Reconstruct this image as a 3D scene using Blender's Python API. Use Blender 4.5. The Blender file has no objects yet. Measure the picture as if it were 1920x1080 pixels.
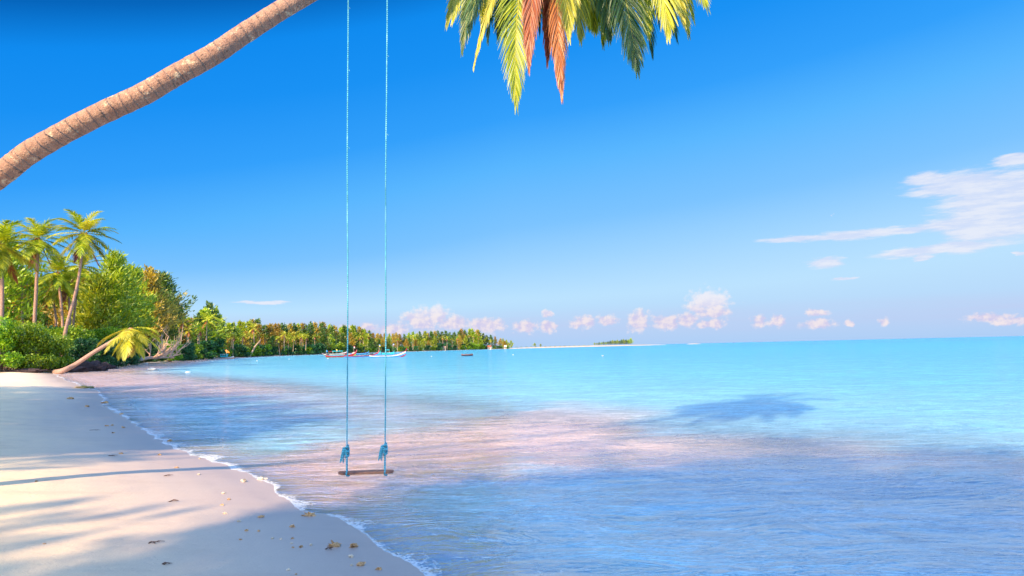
import bpy, math, random
import numpy as np
from mathutils import Vector, Matrix

# ------------------------------------------------------------------ camera, sky, sun
sc = bpy.context.scene
F = 1280.0                                   # focal length in pixels of a 1920 wide picture
CAM = Vector((0.0, 0.0, 1.7))
PITCH, ROLL = math.atan(111.5 / F), math.atan(0.02295)
fw = Vector((0, math.cos(PITCH), math.sin(PITCH)))
up0 = Vector((0, -math.sin(PITCH), math.cos(PITCH)))
rt = Vector((1, 0, 0)) * math.cos(ROLL) - up0 * math.sin(ROLL)
up = Vector((1, 0, 0)) * math.sin(ROLL) + up0 * math.cos(ROLL)
cam_d = bpy.data.cameras.new('camera')
cam_o = bpy.data.objects.new('camera', cam_d)
sc.collection.objects.link(cam_o)
M = Matrix.Identity(4)
for i in range(3):
    M[i][0], M[i][1], M[i][2], M[i][3] = rt[i], up[i], -fw[i], CAM[i]
cam_o.matrix_world = M
cam_d.sensor_width = 36.0
cam_d.lens = F / 1920 * 36
cam_d.clip_start = 0.05
cam_d.clip_end = 60000
sc.camera = cam_o

SUN_DIR = Vector((-0.74, -1.30, 1.0)).normalized()      # towards the sun
SUN_EL = math.asin(SUN_DIR.z)
SUN_ROT = math.atan2(SUN_DIR.x, SUN_DIR.y)
sd = bpy.data.lights.new('sun', 'SUN')
EXPO = 0.9
sd.energy = 5.0
sd.angle = math.radians(0.9)
sd.color = (1.0, 0.73, 0.42)
so = bpy.data.objects.new('sun', sd)
sc.collection.objects.link(so)
so.rotation_euler = (-SUN_DIR).to_track_quat('-Z', 'Y').to_euler()

sc.view_settings.view_transform = 'Standard'
sc.view_settings.look = 'None'
sc.view_settings.exposure = EXPO
sc.view_settings.gamma = 1.0
sc.cycles.max_bounces = 8
sc.cycles.transparent_max_bounces = 16
sc.cycles.sample_clamp_indirect = 4.0


def ray(px, py):
    return (fw * F + rt * (px - 960) + up * (540 - py)).normalized()


def at(px, py, D):
    """point seen at pixel (1920 frame) standing D metres ahead"""
    r = ray(px, py)
    return CAM + r * (D / r.y)


def gnd(px, py, z=0.0):
    r = ray(px, py)
    return CAM + r * ((z - CAM.z) / r.z)


def hz(px):
    return 651.5 - (px - 960) * 0.02295


def lin(c):
    return tuple(((v / 255) / 12.92 if v / 255 <= 0.04045 else ((v / 255 + 0.055) / 1.055) ** 2.4) for v in c)


def link(nt, a, b):
    nt.links.new(a, b)


class NT:
    """small node-tree writer"""
    def __init__(s, tree):
        s.t = tree

    def n(s, typ, **kw):
        nd = s.t.nodes.new(typ)
        for k, v in kw.items():
            setattr(nd, k, v)
        return nd

    def m(s, op, a, b=None, c=None, clamp=False):
        nd = s.t.nodes.new('ShaderNodeMath')
        nd.operation = op
        nd.use_clamp = clamp
        for i, v in enumerate((a, b, c)):
            if v is None:
                continue
            if isinstance(v, (int, float)):
                nd.inputs[i].default_value = v
            else:
                s.t.links.new(v, nd.inputs[i])
        return nd.outputs[0]

    def v(s, op, a, b=None, out=0):
        nd = s.t.nodes.new('ShaderNodeVectorMath')
        nd.operation = op
        for i, w in enumerate((a, b)):
            if w is None:
                continue
            if isinstance(w, (tuple, list)):
                nd.inputs[i].default_value = w
            else:
                s.t.links.new(w, nd.inputs[i])
        return nd.outputs[out]

    def noise(s, vec, scale, detail=3, rough=0.55, lac=2.0, out=0, dist=0.0):
        nd = s.t.nodes.new('ShaderNodeTexNoise')
        nd.inputs['Scale'].default_value = scale
        nd.inputs['Detail'].default_value = detail
        nd.inputs['Roughness'].default_value = rough
        nd.inputs['Lacunarity'].default_value = lac
        nd.inputs['Distortion'].default_value = dist
        if vec is not None:
            s.t.links.new(vec, nd.inputs['Vector'])
        return nd.outputs[out]

    def ramp(s, fac, stops, interp='LINEAR'):
        nd = s.t.nodes.new('ShaderNodeValToRGB')
        cr = nd.color_ramp
        cr.interpolation = interp
        while len(cr.elements) < len(stops):
            cr.elements.new(0.5)
        for e, (p, c) in zip(cr.elements, stops):
            e.position = p
            e.color = (*c, 1) if len(c) == 3 else c
        s.t.links.new(fac, nd.inputs[0])
        return nd.outputs[0]

    def mr(s, val, a, b, c=0.0, d=1.0, smooth=True):
        nd = s.t.nodes.new('ShaderNodeMapRange')
        nd.interpolation_type = 'SMOOTHSTEP' if smooth else 'LINEAR'
        for i, w in enumerate((val, a, b, c, d)):
            if isinstance(w, (int, float)):
                nd.inputs[i].default_value = w
            else:
                s.t.links.new(w, nd.inputs[i])
        return nd.outputs[0]

    def mixc(s, fac, a, b, blend='MIX'):
        nd = s.t.nodes.new('ShaderNodeMix')
        nd.data_type = 'RGBA'
        nd.blend_type = blend
        for i, w in ((0, fac), (6, a), (7, b)):
            if isinstance(w, (int, float)):
                nd.inputs[i].default_value = w
            elif isinstance(w, (tuple, list)):
                nd.inputs[i].default_value = (*w, 1) if len(w) == 3 else w
            else:
                s.t.links.new(w, nd.inputs[i])
        return nd.outputs[2]


def build_world():
    w = bpy.data.worlds.new('World')
    sc.world = w
    w.use_nodes = True
    t = w.node_tree
    t.nodes.clear()
    N = NT(t)
    tc = N.n('ShaderNodeTexCoord').outputs['Generated']
    sep = N.n('ShaderNodeSeparateXYZ')
    link(t, tc, sep.inputs[0])
    x, y, z = sep.outputs
    el = N.m('MULTIPLY', N.m('ARCSINE', z), 180 / math.pi)
    az = N.m('MULTIPLY', N.m('ARCTAN2', x, y), 180 / math.pi)
    front = N.mr(y, -0.2, 0.35)
    azf = N.m('MULTIPLY', N.m('ADD', N.m('MULTIPLY', az, -0.20), N.m('MULTIPLY', N.m('MAXIMUM', az, 0.0), 0.11)), N.mr(el, 0.5, 10.0))
    te = N.m('ADD', el, N.m('MULTIPLY', azf, front))
    stops = [(0, (176, 207, 246)), (1.6, (184, 214, 249)), (4, (188, 227, 255)), (7, (158, 212, 255)),
             (10, (125, 196, 255)), (15, (90, 183, 255)), (19, (52, 161, 252)), (24, (26, 146, 245)),
             (28, (16, 139, 240)), (31, (6, 101, 188)), (38, (8, 104, 204)), (55, (14, 116, 220)), (90, (24, 124, 226))]
    sky = N.ramp(N.m('DIVIDE', te, 90.0, clamp=True), [(p / 90, lin(c)) for p, c in stops])
    sky = N.mixc(1.0, sky, (0.5 ** EXPO,) * 3, 'MULTIPLY')
    # brighter half of the sky, towards the sun behind the camera
    nis = N.n('ShaderNodeTexSky', sky_type='NISHITA')
    nis.sun_disc = False
    nis.sun_elevation = SUN_EL
    nis.sun_rotation = SUN_ROT
    nis.air_density = 1.0
    nis.dust_density = 0.6
    nis.ozone_density = 1.5
    nb = N.mixc(1.0, nis.outputs[0], (0.13, 0.13, 0.13), 'MULTIPLY')
    toward = N.v('DOT_PRODUCT', tc, tuple(SUN_DIR), out=1)
    back = N.mr(toward, 0.02, 0.8)
    sky = N.mixc(back, sky, N.mixc(1.0, nb, (0.38, 0.60, 0.98), 'ADD'))  # flat blue added as fill light for shaded surfaces
    # clouds laid out by bearing and height above the horizon
    pv = N.n('ShaderNodeCombineXYZ')
    link(t, az, pv.inputs[0])
    link(t, el, pv.inputs[1])
    p = pv.outputs[0]

    def cl(c):
        return tuple(v * 0.5 ** EXPO for v in lin(c))

    def deg(px, py):
        r = ray(px, py)
        return math.degrees(math.atan2(r.x, r.y)), math.degrees(math.asin(r.z))

    def mask(lst, pos):
        acc = None
        for cx, cy, rx, ry in lst:
            if cy > 555 and rx < 60 and ry > 5:
                rx, ry = rx * 1.22, ry * 1.0
            a, e = deg(cx, cy)
            a2, _ = deg(cx + rx, cy)
            _, e2 = deg(cx, cy - ry)
            q = N.v('MULTIPLY', N.v('SUBTRACT', pos, (a, e, 0)), (1 / (a2 - a), 1 / (e2 - e), 1))
            l = N.v('LENGTH', q, out=1)
            k = N.m('SUBTRACT', 1.0, l)
            acc = k if acc is None else N.m('SMOOTH_MAX', acc, k, 0.15)
        return acc
    cumu = [(792, 600, 34, 28), (818, 590, 26, 20), (775, 596, 16, 16), (850, 606, 32, 16), (912, 610, 34, 17), (985, 612, 24, 14),
            (1028, 613, 15, 14), (1028, 588, 10, 8), (735, 618, 28, 12), (690, 614, 16, 10), (1095, 604, 24, 14),
            (1136, 602, 20, 13), (1197, 602, 20, 22), (1250, 604, 30, 16), (1290, 600, 20, 14), (1332, 607, 28, 11),
            (1328, 568, 38, 30), (1340, 586, 26, 12), (1424, 603, 14, 13), (1458, 602, 16, 14), (1532, 586, 20, 9), (1536, 607, 30, 12),
            (1590, 606, 10, 7), (1657, 604, 9, 10), (1855, 596, 45, 10), (1900, 602, 40, 9), (650, 615, 14, 8)]
    warp = N.v('SUBTRACT', N.noise(p, 1.3, 4, 0.6, out=1), (0.5, 0.5, 0.5))
    pw = N.v('ADD', p, N.v('MULTIPLY', warp, (0.9, 0.6, 0)))
    mk = mask(cumu, pw)
    pn = N.v('MULTIPLY', p, (1.0, 1.15, 1.0))
    nn = N.noise(pn, 1.35, 5, 0.58)
    dens = N.m('ADD', mk, N.m('MULTIPLY', N.m('SUBTRACT', nn, 0.5), 1.9))
    al = N.mr(dens, -0.12, 0.55)
    al = N.m('MULTIPLY', al, 0.88)
    # lit from the left and above: compare the density with that a little towards the sun
    n2 = N.noise(N.v('ADD', pn, (-0.28, 0.22, 0)), 1.35, 5, 0.58)
    lit = N.mr(N.m('SUBTRACT', nn, n2), -0.16, 0.16)
    ccol = N.mixc(lit, cl((214, 208, 238)), cl((255, 240, 236)))
    ccol = N.mixc(N.mr(el, 2.2, 4.2), ccol, cl((240, 240, 250)))
    sky = N.mixc(al, sky, ccol)
    # low lavender veil behind the cumulus
    veil = N.m('MULTIPLY', N.mr(N.m('ABSOLUTE', N.m('SUBTRACT', el, 1.8)), 0.2, 1.7, 0.40, 0.0), N.noise(N.v('MULTIPLY', p, (0.05, 0.8, 1)), 2.0, 3, 0.5))
    sky = N.mixc(veil, sky, cl((205, 196, 232)))
    # thin high cloud on the right
    cir = [(1890, 372, 150, 62), (1800, 345, 110, 26), (1860, 420, 130, 42), (1800, 420, 100, 14), (1600, 440, 110, 10), (1500, 447, 80, 7),
           (1700, 432, 60, 7), (1800, 462, 80, 12), (1720, 472, 80, 9), (1550, 492, 38, 10), (1730, 482, 22, 7), (1905, 298, 46, 12),
           (1560, 402, 1, 1), (1585, 521, 24, 3), (1918, 476, 14, 4), (1735, 335, 46, 13), (497, 567, 52, 3.2)]
    w2 = N.v('SUBTRACT', N.noise(N.v('MULTIPLY', p, (0.35, 1.6, 1)), 1.2, 5, 0.62, out=1), (0.5, 0.5, 0.5))
    mc = mask(cir, N.v('ADD', p, N.v('MULTIPLY', w2, (2.2, 0.7, 0))))
    fn = N.noise(N.v('MULTIPLY', p, (0.30, 1.7, 1)), 1.1, 6, 0.65)
    dc = N.m('ADD', mc, N.m('MULTIPLY', N.m('SUBTRACT', fn, 0.5), 1.3))
    ac = N.m('MULTIPLY', N.mr(dc, -0.2, 0.45), 0.86)
    sky = N.mixc(ac, sky, N.mixc(N.mr(fn, 0.4, 0.62), cl((214, 224, 250)), cl((236, 238, 250))))
    bg = N.n('ShaderNodeBackground')
    link(t, sky, bg.inputs[0])
    bg.inputs[1].default_value = 1.0
    out = N.n('ShaderNodeOutputWorld')
    link(t, bg.outputs[0], out.inputs[0])


build_world()

# ------------------------------------------------------------------ helpers for objects
COL = sc.collection


class MB:
    """collects numpy geometry and links it as one mesh object"""
    def __init__(s):
        s.V, s.Fc, s.n = [], [], 0

    def add(s, v, f):
        v = np.asarray(v, float).reshape(-1, 3)
        for q in f:
            s.Fc.append(tuple(int(i) + s.n for i in q))
        s.V.append(v)
        s.n += len(v)

    def quads(s, v):                      # v: (n,4,3)
        v = np.asarray(v, float)
        k = len(v)
        idx = np.arange(k * 4).reshape(k, 4) + s.n
        s.Fc.extend(map(tuple, idx.tolist()))
        s.V.append(v.reshape(-1, 3))
        s.n += k * 4

    def tube(s, pts, rad, k=8, cap=True, squash=None):
        pts = [Vector(p) for p in pts]
        n = len(pts)
        if isinstance(rad, (int, float)):
            rad = [rad] * n
        ref = Vector((0, 0, 1)) if abs((pts[-1] - pts[0]).normalized().z) < 0.9 else Vector((1, 0, 0))
        vs = []
        for i, p in enumerate(pts):
            t = (pts[min(i + 1, n - 1)] - pts[max(i - 1, 0)]).normalized()
            a = t.cross(ref).normalized()
            b = a.cross(t).normalized()
            ref = b
            for j in range(k):
                an = 2 * math.pi * j / k
                vs.append(p + (a * math.cos(an) + b * math.sin(an)) * rad[i])
        fs = []
        for i in range(n - 1):
            for j in range(k):
                fs.append((i * k + j, i * k + (j + 1) % k, (i + 1) * k + (j + 1) % k, (i + 1) * k + j))
        if cap:
            fs.append(tuple(range(k)))
            fs.append(tuple((n - 1) * k + j for j in reversed(range(k))))
        s.add([tuple(v) for v in vs], fs)

    def box(s, c, d, rot=None):
        v = np.array([[x, y, z] for x in (-.5, .5) for y in (-.5, .5) for z in (-.5, .5)]) * np.array(d)
        if rot is not None:
            v = v @ np.array(rot.to_3x3().transposed())
        v = v + np.array(c)
        s.add(v, [(0, 1, 3, 2), (4, 6, 7, 5), (0, 4, 5, 1), (2, 3, 7, 6), (0, 2, 6, 4), (1, 5, 7, 3)])

    def mesh(s, name):
        me = bpy.data.meshes.new(name)
        V = np.concatenate(s.V) if s.V else np.zeros((0, 3))
        me.from_pydata(V.tolist(), [], s.Fc)
        me.update()
        return me

    def build(s, name, mat, parent=None, smooth=False):
        me = s.mesh(name)
        if mat:
            me.materials.append(mat)
        if smooth:
            me.polygons.foreach_set('use_smooth', [True] * len(me.polygons))
        return put(name, me, parent)


def put(name, me, parent=None, loc=None):
    o = bpy.data.objects.new(name, me)
    COL.objects.link(o)
    if parent:
        o.parent = parent
    if loc is not None:
        o.location = loc
    return o


def tag(o, label=None, cat=None, group=None, kind=None):
    if label:
        o['label'] = label
    if cat:
        o['category'] = cat
    if group:
        o['group'] = group
    if kind:
        o['kind'] = kind
    return o


def empty(name, loc, rz=0.0):
    o = bpy.data.objects.new(name, None)
    COL.objects.link(o)
    o.location = loc
    o.rotation_euler = (0, 0, rz)
    return o


def copy_tree(o, parent=None):
    c = o.copy()
    COL.objects.link(c)
    if parent:
        c.parent = parent
    for ch in list(o.children):
        copy_tree(ch, c)
    return c


def mat_new(name):
    m = bpy.data.materials.new(name)
    m.use_nodes = True
    t = m.node_tree
    t.nodes.clear()
    return m, NT(t), t


def out_to(N, t, sh):
    o = N.n('ShaderNodeOutputMaterial')
    link(t, sh, o.inputs[0])


def simple(name, col, rough=0.6, var=0.0, scale=5.0, bump=0.0, spec=0.3, col2=None, bscale=None):
    m, N, t = mat_new(name)
    b = N.n('ShaderNodeBsdfPrincipled')
    tc = N.n('ShaderNodeTexCoord').outputs['Object']
    f = N.noise(tc, scale, 4, 0.6)
    c2 = col2 if col2 else tuple(max(0, c * (1 - var)) for c in col)
    link(t, N.mixc(N.mr(f, 0.3, 0.7), c2, col), b.inputs['Base Color'])
    b.inputs['Roughness'].default_value = rough
    b.inputs['Specular IOR Level'].default_value = spec
    if bump:
        bn = N.n('ShaderNodeBump')
        bn.inputs['Strength'].default_value = bump
        link(t, N.noise(tc, bscale or scale * 3, 4, 0.6), bn.inputs['Height'])
        link(t, bn.outputs[0], b.inputs['Normal'])
    out_to(N, t, b.outputs[0])
    return m


def leafmat(name, c1, c2, trans=0.35, c3=None, hue=0.03, scale=0.35):
    m, N, t = mat_new(name)
    geo = N.n('ShaderNodeNewGeometry')
    oi = N.n('ShaderNodeObjectInfo')
    f = N.noise(geo.outputs['Position'], scale, 3, 0.6)
    rnd = geo.outputs['Random Per Island']
    ff = N.m('ADD', N.m('MULTIPLY', f, 0.55), N.m('MULTIPLY', rnd, 0.45))
    st = [(0.25, c1), (0.72, c2)] if not c3 else [(0.22, c1), (0.6, c2), (0.82, c3)]
    c = N.ramp(ff, st)
    hs = N.n('ShaderNodeHueSaturation')
    link(t, N.m('ADD', 0.5, N.m('MULTIPLY', N.m('SUBTRACT', oi.outputs['Random'], 0.5), hue)), hs.inputs['Hue'])
    link(t, N.m('ADD', 0.8, N.m('MULTIPLY', oi.outputs['Random'], 0.4)), hs.inputs['Value'])
    link(t, c, hs.inputs['Color'])
    c = hs.outputs[0]
    d = N.n('ShaderNodeBsdfDiffuse')
    tr = N.n('ShaderNodeBsdfTranslucent')
    gl = N.n('ShaderNodeBsdfGlossy')
    gl.inputs['Roughness'].default_value = 0.45
    gl.inputs['Color'].default_value = (0.9, 0.9, 0.9, 1)
    link(t, c, d.inputs[0])
    link(t, N.mixc(1.0, c, (1.25, 1.2, 0.6), 'MULTIPLY'), tr.inputs[0])
    mx = N.n('ShaderNodeMixShader')
    mx.inputs[0].default_value = trans
    link(t, d.outputs[0], mx.inputs[1])
    link(t, tr.outputs[0], mx.inputs[2])
    m2 = N.n('ShaderNodeMixShader')
    m2.inputs[0].default_value = 0.04
    link(t, mx.outputs[0], m2.inputs[1])
    link(t, gl.outputs[0], m2.inputs[2])
    out_to(N, t, m2.outputs[0])
    return m


# ------------------------------------------------------------------ coast: signed distance to the water line
near_px = [(835, 1110), (800, 1080), (762, 1052), (700, 1018), (668, 988), (640, 972), (605, 967), (575, 962), (548, 948),
           (520, 932), (505, 912), (470, 896), (432, 882), (400, 868), (362, 856), (322, 838), (300, 822), (268, 803),
           (242, 790), (212, 775), (194, 760), (196, 745), (178, 733), (160, 728), (148, 722), (120, 712)]
far_D = [(100, 76), (150, 84), (200, 95), (240, 110), (280, 142), (330, 190), (380, 235), (420, 290), (480, 350), (540, 410),
         (600, 470), (660, 540), (720, 610), (780, 700), (840, 790), (900, 890), (950, 960), (964, 1000)]
poly = [(60, -200), (25, -60), (12, -20), (5, -6), (2.3, 0), (1.3, 1.9)]
near_xy = [tuple(gnd(a, b)[:2]) for a, b in near_px]
poly += near_xy
far_xy = [((px - 960) / F * D, D) for px, D in far_D]
poly += far_xy + [(-20, 1100), (-600, 1400), (-2500, 1500), (-2500, -600), (60, -600)]
POLY = np.array(poly)


def sdf(P):
    """metres inland (negative out at sea), P (n,2)"""
    A = POLY
    B = np.roll(A, -1, axis=0)
    d2 = np.full(len(P), 1e18)
    inside = np.zeros(len(P), bool)
    for a, b in zip(A, B):
        ab = b - a
        t = np.clip(((P - a) @ ab) / (ab @ ab), 0, 1)
        q = P - a - t[:, None] * ab
        d2 = np.minimum(d2, (q * q).sum(1))
        c = (a[1] > P[:, 1]) != (b[1] > P[:, 1])
        with np.errstate(divide='ignore', invalid='ignore'):
            xi = (b[0] - a[0]) * (P[:, 1] - a[1]) / (b[1] - a[1]) + a[0]
        inside ^= c & (P[:, 0] < xi)
    d = np.sqrt(d2)
    d = np.where(inside, d, -d)
    x, y = P[:, 0], P[:, 1]
    wob = 0.05 * np.sin(2.3 * x + 1.1 * y) + 0.03 * np.sin(5.1 * x - 3.7 * y + 1) + 0.015 * np.sin(13 * x + 9 * y)
    r = np.sqrt(x * x + y * y)
    return d + wob * np.clip(r / 10, 0.6, 1.6)


def height(d, P):
    x, y = P[:, 0], P[:, 1]
    land = 1.15 * (1 - np.exp(-np.maximum(d, 0) / 13)) + 0.012 * np.sin(0.9 * x + 0.4 * y) * np.clip(d / 3, 0, 1) \
        + 0.008 * np.sin(2.7 * y - 1.3 * x) * np.clip(d / 3, 0, 1)
    m = np.maximum(-d, 0)
    sea = -(0.035 * m + 0.0006 * m * m)
    return np.where(d > 0, land, np.maximum(sea, -14))


def ground_z(x, y):
    P = np.array([[x, y]])
    return float(height(sdf(P), P)[0])


def G(px, D):
    """ground point seen straight below pixel column px, D metres ahead"""
    x = (px - 960) / F * D
    return Vector((x, D, max(ground_z(x, D), 0.0)))


def polar(rmin, rmax, nr, ang):
    r = np.geomspace(rmin, rmax, nr)
    A, R = np.meshgrid(ang, r)
    return np.stack([R * np.sin(A), R * np.cos(A)], -1)


ang = np.radians(np.concatenate([np.linspace(-180, -50, 60)[:-1], np.linspace(-50, 50, 520), np.linspace(50, 180, 60)[1:]]))


def sheet(name, mat, zfun, nr=430, rmin=0.4, attrs=None):
    g = polar(rmin, 30000, nr, ang)
    P = g.reshape(-1, 2)
    d = sdf(P)
    z = zfun(d, P)
    nA = len(ang)
    V = np.column_stack([P, z])
    i = np.arange(nr - 1)[:, None] * nA + np.arange(nA - 1)[None]
    q = np.stack([i, i + nA, i + nA + 1, i + 1], -1).reshape(-1, 4)
    # centre cap
    V = np.vstack([V, [0, 0, z[:nA].mean()]])
    c = len(V) - 1
    d = np.append(d, d[:nA].mean())
    faces = q.tolist() + [(c, k, k + 1) for k in range(nA - 1)]
    me = bpy.data.meshes.new(name)
    me.from_pydata(V.tolist(), [], faces)
    at_ = me.attributes.new('shore', 'FLOAT', 'POINT')
    at_.data.foreach_set('value', d.astype(np.float32))
    if attrs:
        for k, fn in attrs.items():
            a_ = me.attributes.new(k, 'FLOAT', 'POINT')
            vals = fn(d, V[:, :2])
            a_.data.foreach_set('value', vals.astype(np.float32))
    me.polygons.foreach_set('use_smooth', [True] * len(me.polygons))
    me.materials.append(mat)
    me.update()
    o = put(name, me)
    tag(o, kind='structure')
    return o


# ---- sand material
def sand_material():
    m, N, t = mat_new('sand')
    geo = N.n('ShaderNodeNewGeometry')
    pos = geo.outputs['Position']
    sh = N.n('ShaderNodeAttribute', attribute_name='shore').outputs['Fac']
    lit = N.n('ShaderNodeAttribute', attribute_name='litter').outputs['Fac']
    n1 = N.noise(pos, 0.5, 4, 0.6)
    n2 = N.noise(pos, 6.0, 5, 0.65)
    n3 = N.noise(pos, 60.0, 3, 0.7)
    dry = N.mixc(n1, (0.80, 0.60, 0.38), (0.90, 0.70, 0.45))
    dry = N.mixc(N.m('MULTIPLY', N.mr(n3, 0.55, 0.8), 0.35), dry, (0.42, 0.32, 0.24))
    shn = N.m('ADD', sh, N.m('MULTIPLY', N.m('SUBTRACT', n1, 0.5), 1.2))
    wet = N.mr(shn, 0.9, 3.4, 1.0, 0.0)
    wetc = N.mixc(n2, (0.54, 0.42, 0.33), (0.62, 0.49, 0.38))
    c = N.mixc(wet, dry, wetc)
    c = N.mixc(N.m('MULTIPLY', N.mr(N.noise(N.v('MULTIPLY', pos, (1.0, 2.2, 1)), 0.9, 5, 0.65), 0.48, 0.68), 0.28), c, (0.44, 0.33, 0.25))
    c = N.mixc(N.m('MULTIPLY', N.mr(N.noise(pos, 26.0, 3, 0.7), 0.64, 0.72), 0.4), c, (0.30, 0.20, 0.13))
    vwet = N.mr(sh, 0.1, 1.3, 1.0, 0.0)
    c = N.mixc(N.m('MULTIPLY', vwet, 0.6), c, (0.36, 0.27, 0.25))
    # below the water line the sand stays pale and pinkish
    c = N.mixc(N.mr(sh, -0.5, 0.0, 1.0, 0.0), c, (0.92, 0.64, 0.50))
    litc = N.ramp(N.m('ADD', N.m('MULTIPLY', n2, 0.7), N.m('MULTIPLY', n3, 0.3)), [(0.3, (0.05, 0.03, 0.02)), (0.5, (0.16, 0.08, 0.035)), (0.68, (0.30, 0.17, 0.07))])
    lf = N.mr(N.m('ADD', lit, N.m('MULTIPLY', N.m('SUBTRACT', n2, 0.5), 0.8)), 0.35, 0.65)
    c = N.mixc(lf, c, litc)
    b = N.n('ShaderNodeBsdfPrincipled')
    link(t, c, b.inputs['Base Color'])
    link(t, N.m('ADD', N.m('MULTIPLY', wet, -0.38), N.m('ADD', 0.85, N.m('MULTIPLY', vwet, -0.08))), b.inputs['Roughness'])
    link(t, N.m('ADD', 0.15, N.m('MULTIPLY', wet, 0.4)), b.inputs['Specular IOR Level'])
    bn = N.n('ShaderNodeBump')
    bn.inputs['Distance'].default_value = 0.02
    link(t, N.m('ADD', 0.28, N.m('MULTIPLY', N.m('SUBTRACT', 1.0, wet), 0.5)), bn.inputs['Strength'])
    h = N.m('ADD', N.m('MULTIPLY', n2, 0.8), N.m('MULTIPLY', n3, 0.35))
    pit = N.n('ShaderNodeTexVoronoi')
    pit.inputs['Scale'].default_value = 9
    link(t, N.v('ADD', pos, N.v('MULTIPLY', N.noise(pos, 3, 2, out=1), (0.3, 0.3, 0.3))), pit.inputs['Vector'])
    h = N.m('ADD', h, N.m('MULTIPLY', N.mr(pit.outputs['Distance'], 0.0, 0.35), 0.25))
    link(t, h, bn.inputs['Height'])
    link(t, bn.outputs[0], b.inputs['Normal'])
    out_to(N, t, b.outputs[0])
    return m


def water_material():
    m, N, t = mat_new('sea_water')
    geo = N.n('ShaderNodeNewGeometry')
    pos = geo.outputs['Position']
    sh = N.n('ShaderNodeAttribute', attribute_name='shore').outputs['Fac']
    off = N.m('MULTIPLY', sh, -1.0)
    # ripples
    pr = N.v('ADD', pos, N.v('MULTIPLY', N.noise(pos, 0.35, 2, out=1), (1.2, 1.2, 0)))
    a = N.noise(N.v('MULTIPLY', pr, (0.7, 1.35, 1)), 10.0, 4, 0.65, dist=0.8)
    a2 = N.noise(N.v('MULTIPLY', pr, (0.5, 1.35, 1)), 3.0, 3, 0.55, dist=0.4)
    b_ = N.noise(N.v('MULTIPLY', pos, (0.35, 1.3, 1)), 0.8, 3, 0.55)
    c_ = N.noise(N.v('MULTIPLY', pos, (0.25, 1.0, 1)), 0.16, 3, 0.5)
    s_ = N.noise(N.v('MULTIPLY', pr, (0.45, 1.25, 1)), 1.5, 4, 0.6, dist=0.8)
    s2 = N.noise(N.v('MULTIPLY', pr, (0.5, 1.1, 1)), 3.1, 3, 0.5, dist=1.0)
    rid = N.m('SUBTRACT', 1.0, N.m('ABSOLUTE', N.m('SUBTRACT', N.m('MULTIPLY', s_, 2.0), 1.0)))
    rid2 = N.m('SUBTRACT', 1.0, N.m('ABSOLUTE', N.m('SUBTRACT', N.m('MULTIPLY', s2, 2.0), 1.0)))
    s_ = N.m('POWER', rid, 1.6)
    gust = N.mr(N.noise(N.v('MULTIPLY', pos, (0.6, 1.4, 1)), 0.35, 3, 0.6), 0.35, 0.65, 0.45, 1.3)
    fine = N.m('ADD', N.m('MULTIPLY', N.m('ADD', N.m('MULTIPLY', s_, 0.22), N.m('MULTIPLY', rid2, 0.14)), gust), N.m('ADD', N.m('MULTIPLY', a, 0.045), N.m('MULTIPLY', a2, 0.09)))
    calm = N.mr(off, 0.0, 1.5, 0.5, 1.0)
    h = N.m('ADD', N.m('MULTIPLY', fine, calm), N.m('ADD', N.m('MULTIPLY', b_, 0.42), N.m('MULTIPLY', c_, 0.9)))
    bn = N.n('ShaderNodeBump')
    bn.inputs['Strength'].default_value = 0.8
    bn.inputs['Distance'].default_value = 1.0
    link(t, h, bn.inputs['Height'])
    nrm = bn.outputs[0]
    fr = N.n('ShaderNodeFresnel')
    fr.inputs['IOR'].default_value = 1.33
    link(t, nrm, fr.inputs['Normal'])
    ff = N.m('MINIMUM', N.m('ADD', N.m('MULTIPLY', fr.outputs[0], 1.35), N.mr(off, 4.0, 14.0, 0.05, 0.0)), N.mr(off, 4.0, 14.0, 0.58, 0.46))
    gl = N.n('ShaderNodeBsdfGlossy')
    gl.inputs['Roughness'].default_value = 0.06
    link(t, nrm, gl.inputs['Normal'])
    # body colour by distance out, that is by depth; the inshore blue paints shaded water; patches of sea grass
    patch = N.noise(N.v('MULTIPLY', pos, (0.5, 1.0, 1)), 0.05, 4, 0.6)
    offn = N.m('MULTIPLY', off, N.m('ADD', 0.7, N.m('MULTIPLY', patch, 0.6)))
    lg = N.m('DIVIDE', N.m('LOGARITHM', N.m('MAXIMUM', offn, 1.0), 10.0), 4.0)
    col = N.ramp(lg, [(0.0, (0.34, 0.82, 1.0)), (0.1, (0.36, 0.80, 1.0)), (0.19, (0.40, 0.60, 0.74)), (0.27, (0.25, 0.58, 0.70)), (0.36, (0.13, 0.50, 0.64)), (0.45, (0.08, 0.44, 0.62)),
                      (0.55, (0.06, 0.44, 0.66)), (0.75, (0.05, 0.38, 0.62)), (1.0, (0.04, 0.32, 0.56))])
    tr = N.n('ShaderNodeBsdfTransparent')
    tr.inputs[0].default_value = (0.91, 0.96, 1.0, 1)
    mb = N.n('ShaderNodeMixShader')
    sun_band = N.n('ShaderNodeAttribute', attribute_name='sun_band').outputs['Fac']
    sun_band = N.mr(N.m('ADD', sun_band, N.m('MULTIPLY', N.m('SUBTRACT', N.noise(N.v('MULTIPLY', pos, (0.6, 1.5, 1)), 0.9, 4, 0.6), 0.5), 0.9)), 0.2, 0.8)
    near = N.m('MULTIPLY', N.mr(off, 0.1, 1.6, 0.12, 0.60), N.m('SUBTRACT', 1.0, N.m('MULTIPLY', sun_band, 0.85)))  # stronger blue outside the band stands in for shaded water
    # warm pink inside the band paints sunlight into the water colour
    sun_tint = N.m('MULTIPLY', sun_band, N.mr(offn, 6.0, 13.0, 1.0, 0.0))
    col = N.mixc(sun_tint, col, (0.95, 0.68, 0.56))
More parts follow.
